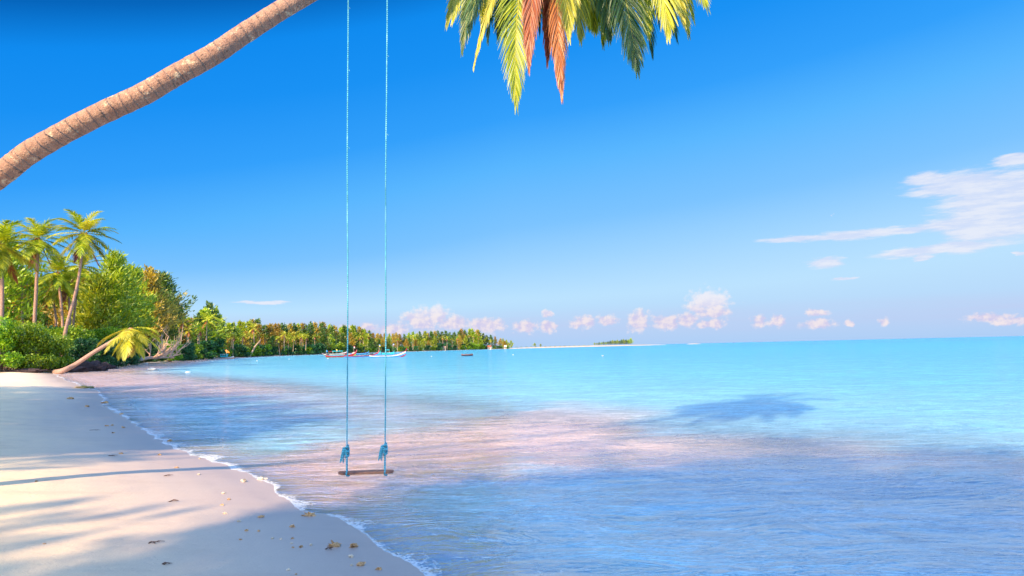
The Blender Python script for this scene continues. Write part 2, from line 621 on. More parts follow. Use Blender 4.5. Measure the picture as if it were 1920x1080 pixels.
    near = N.m('MAXIMUM', near, N.m('MULTIPLY', sun_tint, N.mr(off, 0.1, 1.2, 0.05, 0.5)))
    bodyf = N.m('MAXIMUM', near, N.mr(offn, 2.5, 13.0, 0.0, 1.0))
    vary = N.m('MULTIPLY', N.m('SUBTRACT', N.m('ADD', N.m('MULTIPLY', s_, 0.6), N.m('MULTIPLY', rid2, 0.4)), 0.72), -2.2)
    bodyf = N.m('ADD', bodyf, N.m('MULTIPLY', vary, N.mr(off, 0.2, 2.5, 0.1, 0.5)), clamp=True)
    di = N.n('ShaderNodeSubsurfaceScattering', falloff='BURLEY')
    link(t, col, di.inputs[0])
    di.inputs['Scale'].default_value = 0.75
    di.inputs['Radius'].default_value = (0.8, 0.9, 1.0)
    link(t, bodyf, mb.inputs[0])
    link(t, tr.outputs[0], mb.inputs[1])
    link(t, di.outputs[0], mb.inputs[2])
    mx = N.n('ShaderNodeMixShader')
    link(t, ff, mx.inputs[0])
    link(t, mb.outputs[0], mx.inputs[1])
    link(t, gl.outputs[0], mx.inputs[2])
    # foam along the water's edge
    fo = N.n('ShaderNodeBsdfDiffuse')
    fo.inputs[0].default_value = (0.86, 0.88, 0.90, 1)
    fn = N.noise(pos, 14.0, 4, 0.7)
    fw_ = N.noise(pos, 1.1, 3, 0.6)
    wide = N.mr(fw_, 0.35, 0.7, 0.06, 0.50)
    edge = N.mr(off, 0.0, wide, 1.0, 0.0, False)
    bub = N.n('ShaderNodeTexVoronoi')
    bub.inputs['Scale'].default_value = 26.0
    link(t, N.v('ADD', pos, N.v('MULTIPLY', N.noise(pos, 6.0, 3, out=1), (0.2, 0.2, 0.2))), bub.inputs['Vector'])
    brk = N.m('ADD', N.m('MULTIPLY', N.m('SUBTRACT', fn, 0.5), 1.5), N.m('MULTIPLY', N.m('SUBTRACT', bub.outputs['Distance'], 0.4), 0.9))
    foam = N.mr(N.m('ADD', edge, brk), 0.30, 1.10)
    rim = N.m('MULTIPLY', N.mr(off, 0.0, 0.05, 1.0, 0.0), N.mr(N.noise(pos, 3.0, 2), 0.35, 0.55, 0.3, 0.9))
    foam = N.m('MAXIMUM', foam, rim)
    vor = N.n('ShaderNodeTexVoronoi', feature='DISTANCE_TO_EDGE')
    vor.inputs['Scale'].default_value = 5.0
    link(t, N.v('ADD', N.v('MULTIPLY', pos, (0.6, 1.2, 1)), N.v('MULTIPLY', N.noise(pos, 2.5, 3, out=1), (0.5, 0.5, 0))), vor.inputs['Vector'])
    lace = N.m('MULTIPLY', N.mr(vor.outputs['Distance'], 0.0, 0.09, 1.0, 0.0), N.mr(N.noise(pos, 0.45, 3, 0.6), 0.48, 0.7, 0.0, 0.2))
    lace = N.m('MULTIPLY', lace, N.mr(off, 1.0, 9.0, 1.0, 0.0))
    mf = N.n('ShaderNodeMixShader')
    link(t, N.m('MAXIMUM', N.m('MULTIPLY', foam, 0.62), lace), mf.inputs[0])
    link(t, mx.outputs[0], mf.inputs[1])
    link(t, fo.outputs[0], mf.inputs[2])
    out_to(N, t, mf.outputs[0])
    return m


def litter_attr(d, P):
    x, y = P[:, 0], P[:, 1]
    veg = np.clip((y - 58) / 10, 0, 1) * np.clip((d - 2.5) / 4, 0, 1)
    far_ = np.clip((y - 170) / 20, 0, 1) * np.clip((d - 4) / 5, 0, 1)
    left = np.clip((d - 20) / 5, 0, 1)
    return np.maximum(np.maximum(veg, far_), left)


SAND = sand_material()
sheet('ground', SAND, height, attrs={'litter': litter_attr})


def sun_band_attr(d, P):
    # mask of sunlit water painted by colour past the swing, blue shade on either side
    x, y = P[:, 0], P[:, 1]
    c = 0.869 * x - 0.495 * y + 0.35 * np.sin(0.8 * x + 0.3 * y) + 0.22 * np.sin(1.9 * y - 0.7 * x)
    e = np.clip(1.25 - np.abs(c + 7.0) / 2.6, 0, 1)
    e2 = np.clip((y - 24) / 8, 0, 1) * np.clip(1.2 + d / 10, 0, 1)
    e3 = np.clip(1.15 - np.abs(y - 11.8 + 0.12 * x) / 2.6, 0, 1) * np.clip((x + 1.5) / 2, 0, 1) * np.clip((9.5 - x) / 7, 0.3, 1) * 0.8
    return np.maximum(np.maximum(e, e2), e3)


sheet('water', water_material(), lambda d, P: np.where(d > 3, -0.6, 0.0), nr=340, attrs={'sun_band': sun_band_attr})

# ------------------------------------------------------------------ distant sand spit and shoal
M_SPIT = simple('pale_sand', (0.56, 0.44, 0.30), 0.9, 0.15, 0.05)


def spit(name, pts, wid, h, mat):
    v, f = [], []
    prof = [(-1, -0.6), (-0.7, 0.35), (-0.3, 0.9), (0.1, 1.0), (0.5, 0.8), (0.85, 0.3), (1, -0.6)]
    n = len(pts)
    for i, (px, D) in enumerate(pts):
        c = Vector(((px - 960) / F * D, D, 0))
        s = math.sin(math.pi * min(max((i + 0.15) / (n - 0.7), 0), 1)) ** 0.45
        for u, hh in prof:
            v.append((c.x, c.y + u * wid * (0.3 + 0.7 * s), hh * h * s - (0.2 if hh < 0 else 0)))
    k = len(prof)
    for i in range(n - 1):
        for j in range(k - 1):
            f.append((i * k + j, (i + 1) * k + j, (i + 1) * k + j + 1, i * k + j + 1))
    b = MB()
    b.add(v, f)
    o = b.build(name, mat, smooth=True)
    return tag(o, kind='structure')


spit('sandbank', [(940 + 16 * i, 1000 + 18 * i) for i in range(20)], 22, 1.9, M_SPIT)
spit('shoal', [(1284 + 5 * i, 1500 + 6 * i) for i in range(6)], 18, 1.2, M_SPIT)

# ------------------------------------------------------------------ plant materials
M_FROND = leafmat('palm_leaflets', (0.07, 0.15, 0.01), (0.42, 0.47, 0.012), 0.4, (0.80, 0.68, 0.025))
M_FROND_Y = leafmat('yellowing_leaflets', (0.30, 0.34, 0.03), (0.62, 0.58, 0.04), 0.4, (0.85, 0.68, 0.06))
M_FROND_D = leafmat('deep_green_leaflets', (0.015, 0.06, 0.03), (0.05, 0.16, 0.05), 0.35, (0.20, 0.28, 0.03))
M_FROND_B = leafmat('dry_leaflets', (0.12, 0.03, 0.03), (0.45, 0.12, 0.045), 0.3, (0.66, 0.25, 0.09))
M_RACHIS = simple('midrib', (0.42, 0.40, 0.06), 0.5, 0.3)
M_RACHIS_B = simple('dry_midrib', (0.60, 0.28, 0.10), 0.6, 0.3)
M_CAS = {'green': leafmat('casuarina_green', (0.07, 0.15, 0.01), (0.36, 0.45, 0.015), 0.35, (0.74, 0.72, 0.025)),
         'dark green': leafmat('casuarina_dark', (0.02, 0.07, 0.015), (0.09, 0.18, 0.02), 0.25, (0.30, 0.36, 0.03)),
         'russet': leafmat('casuarina_russet', (0.14, 0.11, 0.02), (0.42, 0.28, 0.03), 0.3, (0.74, 0.46, 0.05))}
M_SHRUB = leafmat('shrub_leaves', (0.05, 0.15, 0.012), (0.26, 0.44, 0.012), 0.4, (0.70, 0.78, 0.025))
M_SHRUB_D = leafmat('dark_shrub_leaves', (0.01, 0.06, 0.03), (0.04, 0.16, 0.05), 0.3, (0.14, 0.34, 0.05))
M_WOOD = simple('grey_bark', (0.34, 0.24, 0.18), 0.85, 0.45, 3, 0.5)
M_DRIFT = simple('bleached_wood', (0.74, 0.47, 0.33), 0.8, 0.3, 2, 0.4)
M_DARKW = simple('dark_wood', (0.07, 0.045, 0.05), 0.85, 0.6, 3, 0.6)


def bark_material():
    m, N, t = mat_new('coconut_bark')
    tc = N.n('ShaderNodeTexCoord').outputs['Object']
    uv = N.n('ShaderNodeAttribute', attribute_name='along').outputs['Fac']
    n1 = N.noise(tc, 3.0, 4, 0.6)
    sx = N.n('ShaderNodeSeparateXYZ')
    link(t, tc, sx.inputs[0])
    cv = N.n('ShaderNodeCombineXYZ')
    link(t, N.m('MULTIPLY', uv, 26.0), cv.inputs[0])
    link(t, N.m('MULTIPLY', sx.outputs[1], 7.0), cv.inputs[1])
    link(t, N.m('MULTIPLY', sx.outputs[2], 7.0), cv.inputs[2])
    band = N.noise(cv.outputs[0], 1.0, 5, 0.65, dist=0.4)
    n2 = N.m('ADD', N.m('MULTIPLY', N.noise(tc, 16.0, 4, 0.6), 0.45), N.m('MULTIPLY', band, 0.55))
    n3 = N.noise(tc, 48.0, 3, 0.6)
    c = N.mixc(N.mr(n2, 0.3, 0.7), (0.24, 0.13, 0.10), (0.46, 0.28, 0.20))
    c = N.mixc(N.m('MULTIPLY', N.mr(n1, 0.3, 0.7), 0.35), c, (0.48, 0.29, 0.21))
    c = N.mixc(N.m('MULTIPLY', N.mr(N.noise(N.v('MULTIPLY', tc, (1.0, 1.0, 1.0)), 30.0, 4, 0.7), 0.5, 0.7), 0.18), c, (0.20, 0.12, 0.10))
    c = N.mixc(N.m('MULTIPLY', N.mr(N.noise(tc, 9.0, 5, 0.75), 0.56, 0.66), 0.7), c, (0.72, 0.60, 0.42))
    c = N.mixc(N.m('MULTIPLY', N.mr(N.noise(tc, 16.0, 4, 0.7), 0.58, 0.66), 0.8), c, (0.10, 0.07, 0.06))
    warp = N.m('ADD', uv, N.m('MULTIPLY', n1, 0.05))
    ring = N.m('FRACT', N.m('MULTIPLY', N.m('ADD', warp, N.m('MULTIPLY', N.noise(tc, 1.2, 3, 0.6), 0.25)), 9.0))
    crack = N.mr(ring, 0.0, 0.16, 1.0, 0.0)
    c = N.mixc(N.m('MULTIPLY', N.m('MULTIPLY', N.m('MULTIPLY', crack, 0.4), N.mr(n2, 0.45, 0.62)), N.mr(N.noise(tc, 5.0, 3, 0.6), 0.42, 0.6)), c, (0.16, 0.10, 0.08))
    b = N.n('ShaderNodeBsdfPrincipled')
    link(t, c, b.inputs['Base Color'])
    b.inputs['Roughness'].default_value = 0.85
    b.inputs['Specular IOR Level'].default_value = 0.15
    bn = N.n('ShaderNodeBump')
    bn.inputs['Strength'].default_value = 0.85
    bn.inputs['Distance'].default_value = 0.035
    h = N.m('ADD', N.m('MULTIPLY', n2, 0.6), N.m('SUBTRACT', N.m('MULTIPLY', n3, 0.4), N.m('MULTIPLY', crack, 0.5)))
    link(t, h, bn.inputs['Height'])
    link(t, bn.outputs[0], b.inputs['Normal'])
    out_to(N, t, b.outputs[0])
    return m


M_BARK = bark_material()


def trunk_mesh(name, pts, rad, k=18, sub=8, rough=0.0, seed=0, mat=None, flare=True):
    """smooth trunk through pts (Catmull-Rom) with an 'along' attribute in metres"""
    rnd = random.Random(seed)
    P = [Vector(p) for p in pts]
    Q, R = [], []
    n = len(P)
    for i in range(n - 1):
        p0, p1, p2, p3 = P[max(i - 1, 0)], P[i], P[i + 1], P[min(i + 2, n - 1)]
        for s in range(sub):
            t = s / sub
            Q.append(0.5 * ((2 * p1) + (p2 - p0) * t + (2 * p0 - 5 * p1 + 4 * p2 - p3) * t * t + (3 * p1 - p0 - 3 * p2 + p3) * t ** 3))
            R.append(rad[i] * (1 - t) + rad[i + 1] * t)
    Q.append(P[-1])
    R.append(rad[-1])
    L = [0.0]
    for a, b in zip(Q, Q[1:]):
        L.append(L[-1] + (b - a).length)
    ref = Vector((0, 1, 0.1))
    vs, al = [], []
    for i, p in enumerate(Q):
        t = (Q[min(i + 1, len(Q) - 1)] - Q[max(i - 1, 0)]).normalized()
        a = t.cross(ref).normalized()
        b = a.cross(t).normalized()
        ref = b
        rr = R[i] * (1 + rnd.uniform(-1, 1) * rough)
        for j in range(k):
            an = 2 * math.pi * j / k
            r2 = rr * (1 + rnd.uniform(-1, 1) * rough * 0.8)
            vs.append(tuple(p + (a * math.cos(an) + b * math.sin(an)) * r2))
            al.append(L[i])
    fs = []
    for i in range(len(Q) - 1):
        for j in range(k):
            fs.append((i * k + j, i * k + (j + 1) % k, (i + 1) * k + (j + 1) % k, (i + 1) * k + j))
    fs.append(tuple(range(k)))
    fs.append(tuple((len(Q) - 1) * k + j for j in reversed(range(k))))
    me = bpy.data.meshes.new(name)
    me.from_pydata(vs, [], fs)
    a_ = me.attributes.new('along', 'FLOAT', 'POINT')
    a_.data.foreach_set('value', al)
    me.polygons.foreach_set('use_smooth', [True] * len(me.polygons))
    me.materials.append(mat or M_BARK)
    me.update()
    return me


def frond_geo(curve, nleaf, llen, lw, seed, droop=0.35, spread=0.75, segs=3, nrm_up=Vector((0, 0, 1)), base=0.18, gather=0.0, tiplen=0.35):
    """curve: list of points of the midrib. Returns leaflet quads (MB) and the rib (MB)"""
    rnd = random.Random(seed)
    C = [Vector(c) for c in curve]
    n = len(C)
    cum = [0.0]
    for a, b in zip(C, C[1:]):
        cum.append(cum[-1] + (b - a).length)
    Lt = cum[-1]

    def pt(s):
        s = min(max(s, 0), Lt - 1e-5)
        for i in range(n - 1):
            if s <= cum[i + 1]:
                u = (s - cum[i]) / (cum[i + 1] - cum[i])
                return C[i].lerp(C[i + 1], u), (C[i + 1] - C[i]).normalized()
        return C[-1], (C[-1] - C[-2]).normalized()
    side = None
    quads = []
    prev = None
    for k in range(nleaf):
        u = base + (1 - base) * (k + 0.5) / nleaf
        p, t = pt(u * Lt)
        if side is None:
            side = t.cross(nrm_up)
            if side.length < 0.2:
                side = t.cross(Vector((0, 1, 0)))
            side.normalize()
        else:
            side = (side - t * side.dot(t)).normalized()
        up_ = side.cross(t).normalized()
        prof = math.sin(math.pi * min(1, 0.12 + 0.80 * (u - base) / (1 - base) + 0.08)) ** 0.6
        prof = max(prof, 0.45 if u < 0.6 else tiplen)
        for sg in (-1, 1):
            ln = llen * prof * rnd.uniform(0.82, 1.12)
            ang_ = (0.95 - 0.78 * u * u) * spread * rnd.uniform(0.85, 1.15) * (1 - gather)
            d = (t * math.cos(ang_) + side * sg * math.sin(ang_)).normalized()
            d = (d + up_ * rnd.uniform(0.0, 0.16)).normalized()
            w = lw * rnd.uniform(0.8, 1.2)
            q = p.copy()
            stp = ln / segs
            wv = (d.cross(up_)).normalized() * 1.0
            wv = (wv + up_ * rnd.uniform(-0.5, 0.5)).normalized()
            pts = [q.copy()]
            dd = d.copy()
            for j in range(segs):
                dd = (dd + Vector((0, 0, -1)) * droop * (j + 0.5) / segs * rnd.uniform(0.6, 1.4)).normalized()
                q = q + dd * stp
                pts.append(q.copy())
            for j in range(segs):
                wa = w * (1, 1, 0.75, 0.5)[min(j, 3)] if j else w * 0.8
                wb = w * (1.0, 0.8, 0.12)[min(j, 2)] if segs == 3 else w * (1 - (j + 1) / segs) + w * 0.12
                a, b = pts[j], pts[j + 1]
                quads.append((a - wv * wa / 2, a + wv * wa / 2, b + wv * wb / 2, b - wv * wb / 2))
    lf = MB()
    # keep each leaflet one island so that colour varies per leaflet
    arr = np.array([[tuple(v) for v in q] for q in quads])
    k = len(arr) // segs
    for i in range(k):
        vs = [arr[i * segs][0], arr[i * segs][1]]
        for j in range(segs):
            vs += [arr[i * segs + j][3], arr[i * segs + j][2]]
        lf.add(vs, [(0, 1, 3, 2)] + [(2 * j, 2 * j + 1, 2 * j + 3, 2 * j + 2) for j in range(1, segs)])
    rb = MB()
    rb.tube(C, [max(0.022 * (1 - i / n), 0.004) * Lt / 3.2 for i in range(n)], 5)
    return lf, rb


def bez(p0, p1, p2, p3, n=14):
    p0, p1, p2, p3 = map(Vector, (p0, p1, p2, p3))
    o = []
    for i in range(n):
        t = i / (n - 1)
        o.append(p0 * (1 - t) ** 3 + p1 * 3 * t * (1 - t) ** 2 + p2 * 3 * t * t * (1 - t) + p3 * t ** 3)
    return o


# ------------------------------------------------------------------ the leaning palm over the swing
tr_px = [(-330, 760, 7.0), (-318, 640, 6.95), (-265, 545, 6.9), (-175, 450, 6.85), (-80, 385, 6.8), (0, 329, 6.8), (60, 283, 6.8), (167, 224, 6.85), (267, 177, 6.9), (333, 139, 6.95),
         (400, 102, 7.0), (467, 57, 7.1), (560, -1, 7.2), (650, -48, 7.35), (760, -90, 7.6), (880, -125, 8.0), (990, -150, 8.5), (1075, -150, 8.9)]
tp = [at(a, b, c) for a, b, c in tr_px]
tp[0].z = ground_z(tp[0].x, tp[0].y) - 0.15
hr = [34, 30, 27, 26, 25.5, 25, 24.5, 24, 24, 23.5, 23, 22, 21, 19, 18, 17, 16, 17]
trad = [0.84 * h * c / F for h, (_, _, c) in zip(hr, tr_px)]
palm = empty('coconut_palm', (tp[0].x, tp[0].y, 0))
tag(palm, 'big leaning coconut palm whose bare trunk slants across the upper left and carries the swing', 'palm tree')
org = palm.location.copy()
me = trunk_mesh('trunk', [p - org for p in tp], trad, 28, 12, 0.022, 3)
put('trunk', me, palm)
crown = tp[-1] - org


def hero(tip, ctrl, D, mat, w=0.6, nl=62, droop=0.25, spread=0.8, gather=0.0, seed=0, rib=None, start=0.0, lw=0.015, label=None):
    t_ = at(tip[0], tip[1] - 15, D) - org
    c2 = at(ctrl[0], ctrl[1], D) - org
    c1 = crown.lerp(c2, 0.55) + Vector((0, 0, 0.55))
    cv = bez(crown, c1, c2, t_, 18)
    # leaflets lie across the line of sight for a hanging frond
    lf, rb = frond_geo(cv, int(nl * 1.9), w, lw, seed, droop + 0.25, spread, 3, Vector((0.25 * math.sin(seed * 1.7), -1, 0.35)), 0.2, gather, 0.30)
    o = lf.build('frond', mat, palm)
    if label:
        o['label'] = label
    r = rb.build('midrib', rib or M_RACHIS, o, smooth=True)
    return o


hero((838, 60), (868, -90), 8.2, M_FROND, 0.42, 50, seed=1)
hero((867, 108), (885, -80), 8.8, M_FROND_D, 0.45, 60, seed=2)
hero((889, 137), (925, -60), 8.4, M_FROND_Y, 0.34, 60, 0.5, 0.6, 0.45, seed=3, label='narrow yellow frond hanging at the left of the crown')
hero((905, 60), (930, -110), 9.3, M_FROND, 0.5, 55, seed=4)
hero((968, 208), (955, -60), 8.3, M_FROND, 0.56, 74, 0.2, 0.85, seed=5, label='long green and yellow frond hanging lowest')
hero((948, 90), (975, -100), 9.6, M_FROND_D, 0.5, 56, seed=6)
hero((992, 140), (992, -70), 8.2, M_FROND_B, 0.45, 90, 0.3, 0.62, 0.1, seed=7, rib=M_RACHIS_B, label='dead orange frond hanging straight down')
hero((1026, 128), (1030, -70), 8.5, M_FROND_B, 0.42, 80, 0.3, 0.6, 0.1, seed=8, rib=M_RACHIS_B, label='dead orange frond beside the first')
hero((1053, 192), (1036, -30), 8.35, M_FROND_B, 0.45, 80, 0.3, 0.65, 0.1, seed=9, rib=M_RACHIS_B, label='dead reddish frond hanging with a dark tip')
hero((1067, 82), (1062, -90), 8.0, M_FROND_Y, 0.46, 60, 0.15, 0.8, seed=10)
hero((1115, 70), (1100, -100), 9.0, M_FROND, 0.5, 50, seed=11)
hero((1085, 40), (1085, -110), 9.7, M_FROND_D, 0.5, 56, seed=12)
hero((1150, 62), (1135, -110), 9.4, M_FROND_D, 0.5, 56, seed=13)
hero((1194, 143), (1170, -75), 8.6, M_FROND_D, 0.58, 72, 0.2, 0.85, seed=14, label='dark green frond hanging right of the dead ones')
hero((1252, 78), (1245, -100), 8.1, M_FROND_Y, 0.56, 60, 0.1, 0.85, seed=15, label='bright yellow frond at the right')
hero((1268, 84), (1238, -100), 9.4, M_FROND_D, 0.5, 56, seed=16)
hero((1322, 22), (1275, -105), 8.8, M_FROND, 0.6, 56, seed=17)
for i_, (a_, b_, d_, m_) in enumerate([(850, 40, 9.0, 0), (880, 60, 8.6, 1), (905, 45, 9.2, 2), (935, 70, 8.9, 1), (958, 60, 9.6, 1), (985, 50, 9.9, 1), (1022, 55, 9.7, 0), (1048, 60, 9.2, 1),
                                      (1088, 75, 8.5, 0), (1105, 50, 9.5, 1), (1142, 75, 8.8, 1), (1165, 60, 9.4, 0), (1185, 80, 9.7, 1), (1215, 65, 8.8, 0), (1235, 50, 9.6, 1), (1262, 60, 9.1, 1), (1282, 45, 8.5, 2), (1300, 40, 9.3, 0)]):
    hero((a_, b_ + 10), (a_ * 0.85 + 1075 * 0.15, -95 - (i_ * 37) % 50), d_, (M_FROND, M_FROND_D, M_FROND_Y)[m_], 0.5, 48, seed=60 + i_)
hero((1130, 95), (1125, -100), 9.5, M_FROND, 0.5, 56, seed=40)
hero((915, 85), (920, -100), 9.4, M_FROND_D, 0.5, 56, seed=41)
hero((1222, 112), (1205, -100), 9.3, M_FROND_D, 0.5, 56, seed=42)
hero((1290, 75), (1262, -110), 8.9, M_FROND, 0.5, 56, seed=43)
hero((1012, 70), (1010, -110), 9.8, M_FROND_D, 0.5, 56, seed=44)
hero((868, 70), (880, -110), 9.5, M_FROND, 0.5, 56, seed=45)
for i, (a, b, D) in enumerate([(800, -60, 9.2), (830, -230, 9), (940, -380, 9.3), (1080, -420, 8.6), (1230, -380, 9.4), (1370, -210, 9), (1020, -60, 11), (1180, -70, 11.2), (1120, -50, 7.0), (960, -60, 7.2)]):
    hero((a, b), ((a * 0.6 + 1075 * 0.4), b - 110), D, (M_FROND, M_FROND_D)[i % 2], 0.55, 44, seed=20 + i)
# coconuts and fibre at the crown
cb = MB()
for i in range(9):
    an = i * 2.4
    c = crown + Vector((0.24 * math.cos(an), 0.24 * math.sin(an), -0.18 - 0.08 * (i % 3)))
    n = 8
    vs = [(c.x + 0.1 * math.sin(math.pi * a / n) * math.cos(2 * math.pi * b / n), c.y + 0.1 * math.sin(math.pi * a / n) * math.sin(2 * math.pi * b / n), c.z + 0.13 * math.cos(math.pi * a / n)) for a in range(n + 1) for b in range(n)]
    fs = [(a * n + b, a * n + (b + 1) % n, (a + 1) * n + (b + 1) % n, (a + 1) * n + b) for a in range(n) for b in range(n)]
    cc = MB()
    cc.add(vs, fs)
    cc.build('coconut', simple('coconut_husk', (0.25, 0.22, 0.05), 0.6) if i == 0 else bpy.data.materials['coconut_husk'], palm, True)

# ------------------------------------------------------------------ the rope swing
def rope_material():
    m, N, t = mat_new('teal_rope')
    tc = N.n('ShaderNodeTexCoord').outputs['Object']
    sep = N.n('ShaderNodeSeparateXYZ')
    link(t, tc, sep.inputs[0])
    an = N.m('ARCTAN2', sep.outputs[0], sep.outputs[1])
    w = N.m('SINE', N.m('ADD', N.m('MULTIPLY', sep.outputs[2], 260.0), N.m('MULTIPLY', an, 3.0)))
    f = N.noise(tc, 30, 4, 0.6)
    c = N.mixc(N.mr(N.m('ADD', N.m('MULTIPLY', w, 0.25), N.m('MULTIPLY', f, 2.2)), 0.4, 1.7), (0.02, 0.24, 0.34), (0.09, 0.50, 0.62))
    c = N.mixc(N.mr(N.noise(tc, 4.0, 3, 0.6), 0.5, 0.7), c, (0.22, 0.62, 0.72))
    b = N.n('ShaderNodeBsdfPrincipled')
    link(t, c, b.inputs['Base Color'])
    b.inputs['Roughness'].default_value = 0.5
    b.inputs['Sheen Weight'].default_value = 0.3
    bn = N.n('ShaderNodeBump')
    bn.inputs['Strength'].default_value = 0.6
    bn.inputs['Distance'].default_value = 0.004
    link(t, w, bn.inputs['Height'])
    link(t, bn.outputs[0], b.inputs['Normal'])
    out_to(N, t, b.outputs[0])
    return m


M_ROPE = rope_material()
M_PLANK = simple('worn_plank', (0.58, 0.22, 0.11), 0.7, 0.5, 7, 0.4, col2=(0.14, 0.07, 0.06))
DS = 7.3
seat_c = at(685.5, 885.5, DS)
swing = empty('rope_swing', seat_c)
tag(swing, 'wooden plank swing on two long teal ropes hanging from the leaning palm over the water', 'swing')
# plank, its corners clipped
L2, W2, T2 = 50.5 / F * DS, 0.062, 0.0115
outl = [(-L2, 0.4 * W2), (-L2 + 0.012, W2), (L2 - 0.02, W2), (L2 + 0.004, 0.2 * W2), (L2, -0.75 * W2), (L2 - 0.012, -W2), (-L2 + 0.05, -W2), (-L2 + 0.006, -0.2 * W2)]
ng = len(outl)
b = MB()
for k, (zz, s) in enumerate([(-T2, 0.985), (-T2 + 0.004, 1), (T2 - 0.004, 1), (T2, 0.985)]):
    b.V.append(np.array([(x * (1 if s == 1 else 0.994), y * (1 if s == 1 else 0.95), zz) for x, y in outl]))
    b.n += ng
for k in range(3):
    for j in range(ng):
        b.Fc.append((k * ng + j, k * ng + (j + 1) % ng, (k + 1) * ng + (j + 1) % ng, (k + 1) * ng + j))
b.Fc.append(tuple(reversed(range(ng))))
b.Fc.append(tuple(3 * ng + j for j in range(ng)))
seat = b.build('seat', M_PLANK, swing)
seat.rotation_euler = (0, math.radians(1.4) * -1 + math.radians(1.2), 0.04)

Ntrunk = Vector((0, 0, 0))


def trunk_at(px):
    for a, b_, ra, rb_ in zip(tr_px, tr_px[1:], trad, trad[1:]):
        if a[0] <= px <= b_[0]:
            u = (px - a[0]) / (b_[0] - a[0])
            return at(a[0] * (1 - u) + b_[0] * u, a[1] * (1 - u) + b_[1] * u, a[2] * (1 - u) + b_[2] * u), ra * (1 - u) + rb_ * u


def kink(p, q, amp, n, seed):
    r = random.Random(seed)
    o = []
    for i in range(n):
        u = i / (n - 1)
        v = p.lerp(q, u)
        k = amp * math.sin(math.pi * u)
        o.append(v + Vector((r.uniform(-1, 1) * k * 0.15 + math.sin(u * 7 + seed) * k, 0, 0)))
    return o


for side, (xb, xk, xt, yk) in enumerate([(650.5, 650.5, 653, 846), (721.5, 722, 726, 842)]):
    top_c, top_r = trunk_at(xt)
    kp = at(xk, yk, DS) - seat_c
    sp = at(xb, 885.5, DS) - seat_c
    tpv = Vector((top_c.x, top_c.y, top_c.z - top_r)) - seat_c
    rb = MB()
    rb.tube(kink(kp, tpv, 0.006, 26, side), 0.0070, 6)
    # small frayed snags along the rope
    for q, u in enumerate((0.22, 0.41, 0.63, 0.80, 0.94)):
        pq = kp.lerp(tpv, u)
        rb.tube([pq, pq + Vector((0.012, 0, 0.006)), pq + Vector((0.02, 0, -0.008))], [0.0045, 0.003, 0.0015], 4)
    ro = rb.build('rope', M_ROPE, swing, True)
    # two strands from the knot round the plank
    for e, dy in ((0, -0.055), (1, 0.055)):
        ls = MB()
        x0 = sp.x + (-0.012 if e else 0.012)
        ls.tube([kp, Vector((kp.x * 0.4 + x0 * 0.6, kp.y + dy * 0.6, kp.z * 0.45)), Vector((x0, dy, T2 + 0.004)), Vector((x0, dy * 1.5, 0.0)), Vector((x0, dy, -T2 - 0.012)), Vector((x0 + 0.01, 0, -T2 - 0.02))],
                [0.009, 0.009, 0.009, 0.009, 0.009, 0.010], 6)
        ls.build('lower_strand', M_ROPE, swing, True)
    # bulky knot with a folded tail
    kb = MB()
    pts = []
    for i in range(46):
        u = i / 45
        a = u * 2 * math.pi * 4.5
        r = 0.014 + 0.009 * math.sin(u * math.pi)
        pts.append(kp + Vector((math.cos(a) * r, math.sin(a) * r * 0.9, 0.055 - 0.11 * u + 0.012 * math.sin(a * 1.5))))
    kb.tube(pts, 0.010, 6)
    kb.build('knot', M_ROPE, swing, True)
    tb = MB()
    for s_, dx, ln in ((0, -0.045, 0.10), (1, -0.062, 0.115), (2, -0.035, 0.12), (3, -0.052, 0.09)):
        tb.tube([kp + Vector((-0.006, -0.012, 0.035)), kp + Vector((dx * 0.55, -0.02, 0.045 - s_ * 0.008)), kp + Vector((dx * 0.9, -0.02 + 0.01 * s_, -ln * 0.45)), kp + Vector((dx * 1.1, -0.02 + 0.01 * s_, -ln))],
                [0.007, 0.0075, 0.0075, 0.006], 6)
    tb.build('rope_tail', M_ROPE, swing, True)
    # hitch round the trunk
    hb = MB()
    tc_ = top_c - seat_c
    for w_ in range(3):
        pts = [tc_ + Vector((0.02 * (w_ - 1), (top_r + 0.012) * math.cos(a), (top_r + 0.012) * math.sin(a))) for a in [2 * math.pi * i / 20 for i in range(21)]]
        hb.tube(pts, 0.009, 6)
    hb.tube([tpv + Vector((0, 0, 0.03)), tpv + Vector((-0.012, -0.01, -0.02)), tpv + Vector((0.012, 0, -0.05)), tpv + Vector((0, 0, -0.09))], [0.02, 0.022, 0.02, 0.01], 6)
    hb.build('hitch', M_ROPE, swing, True)


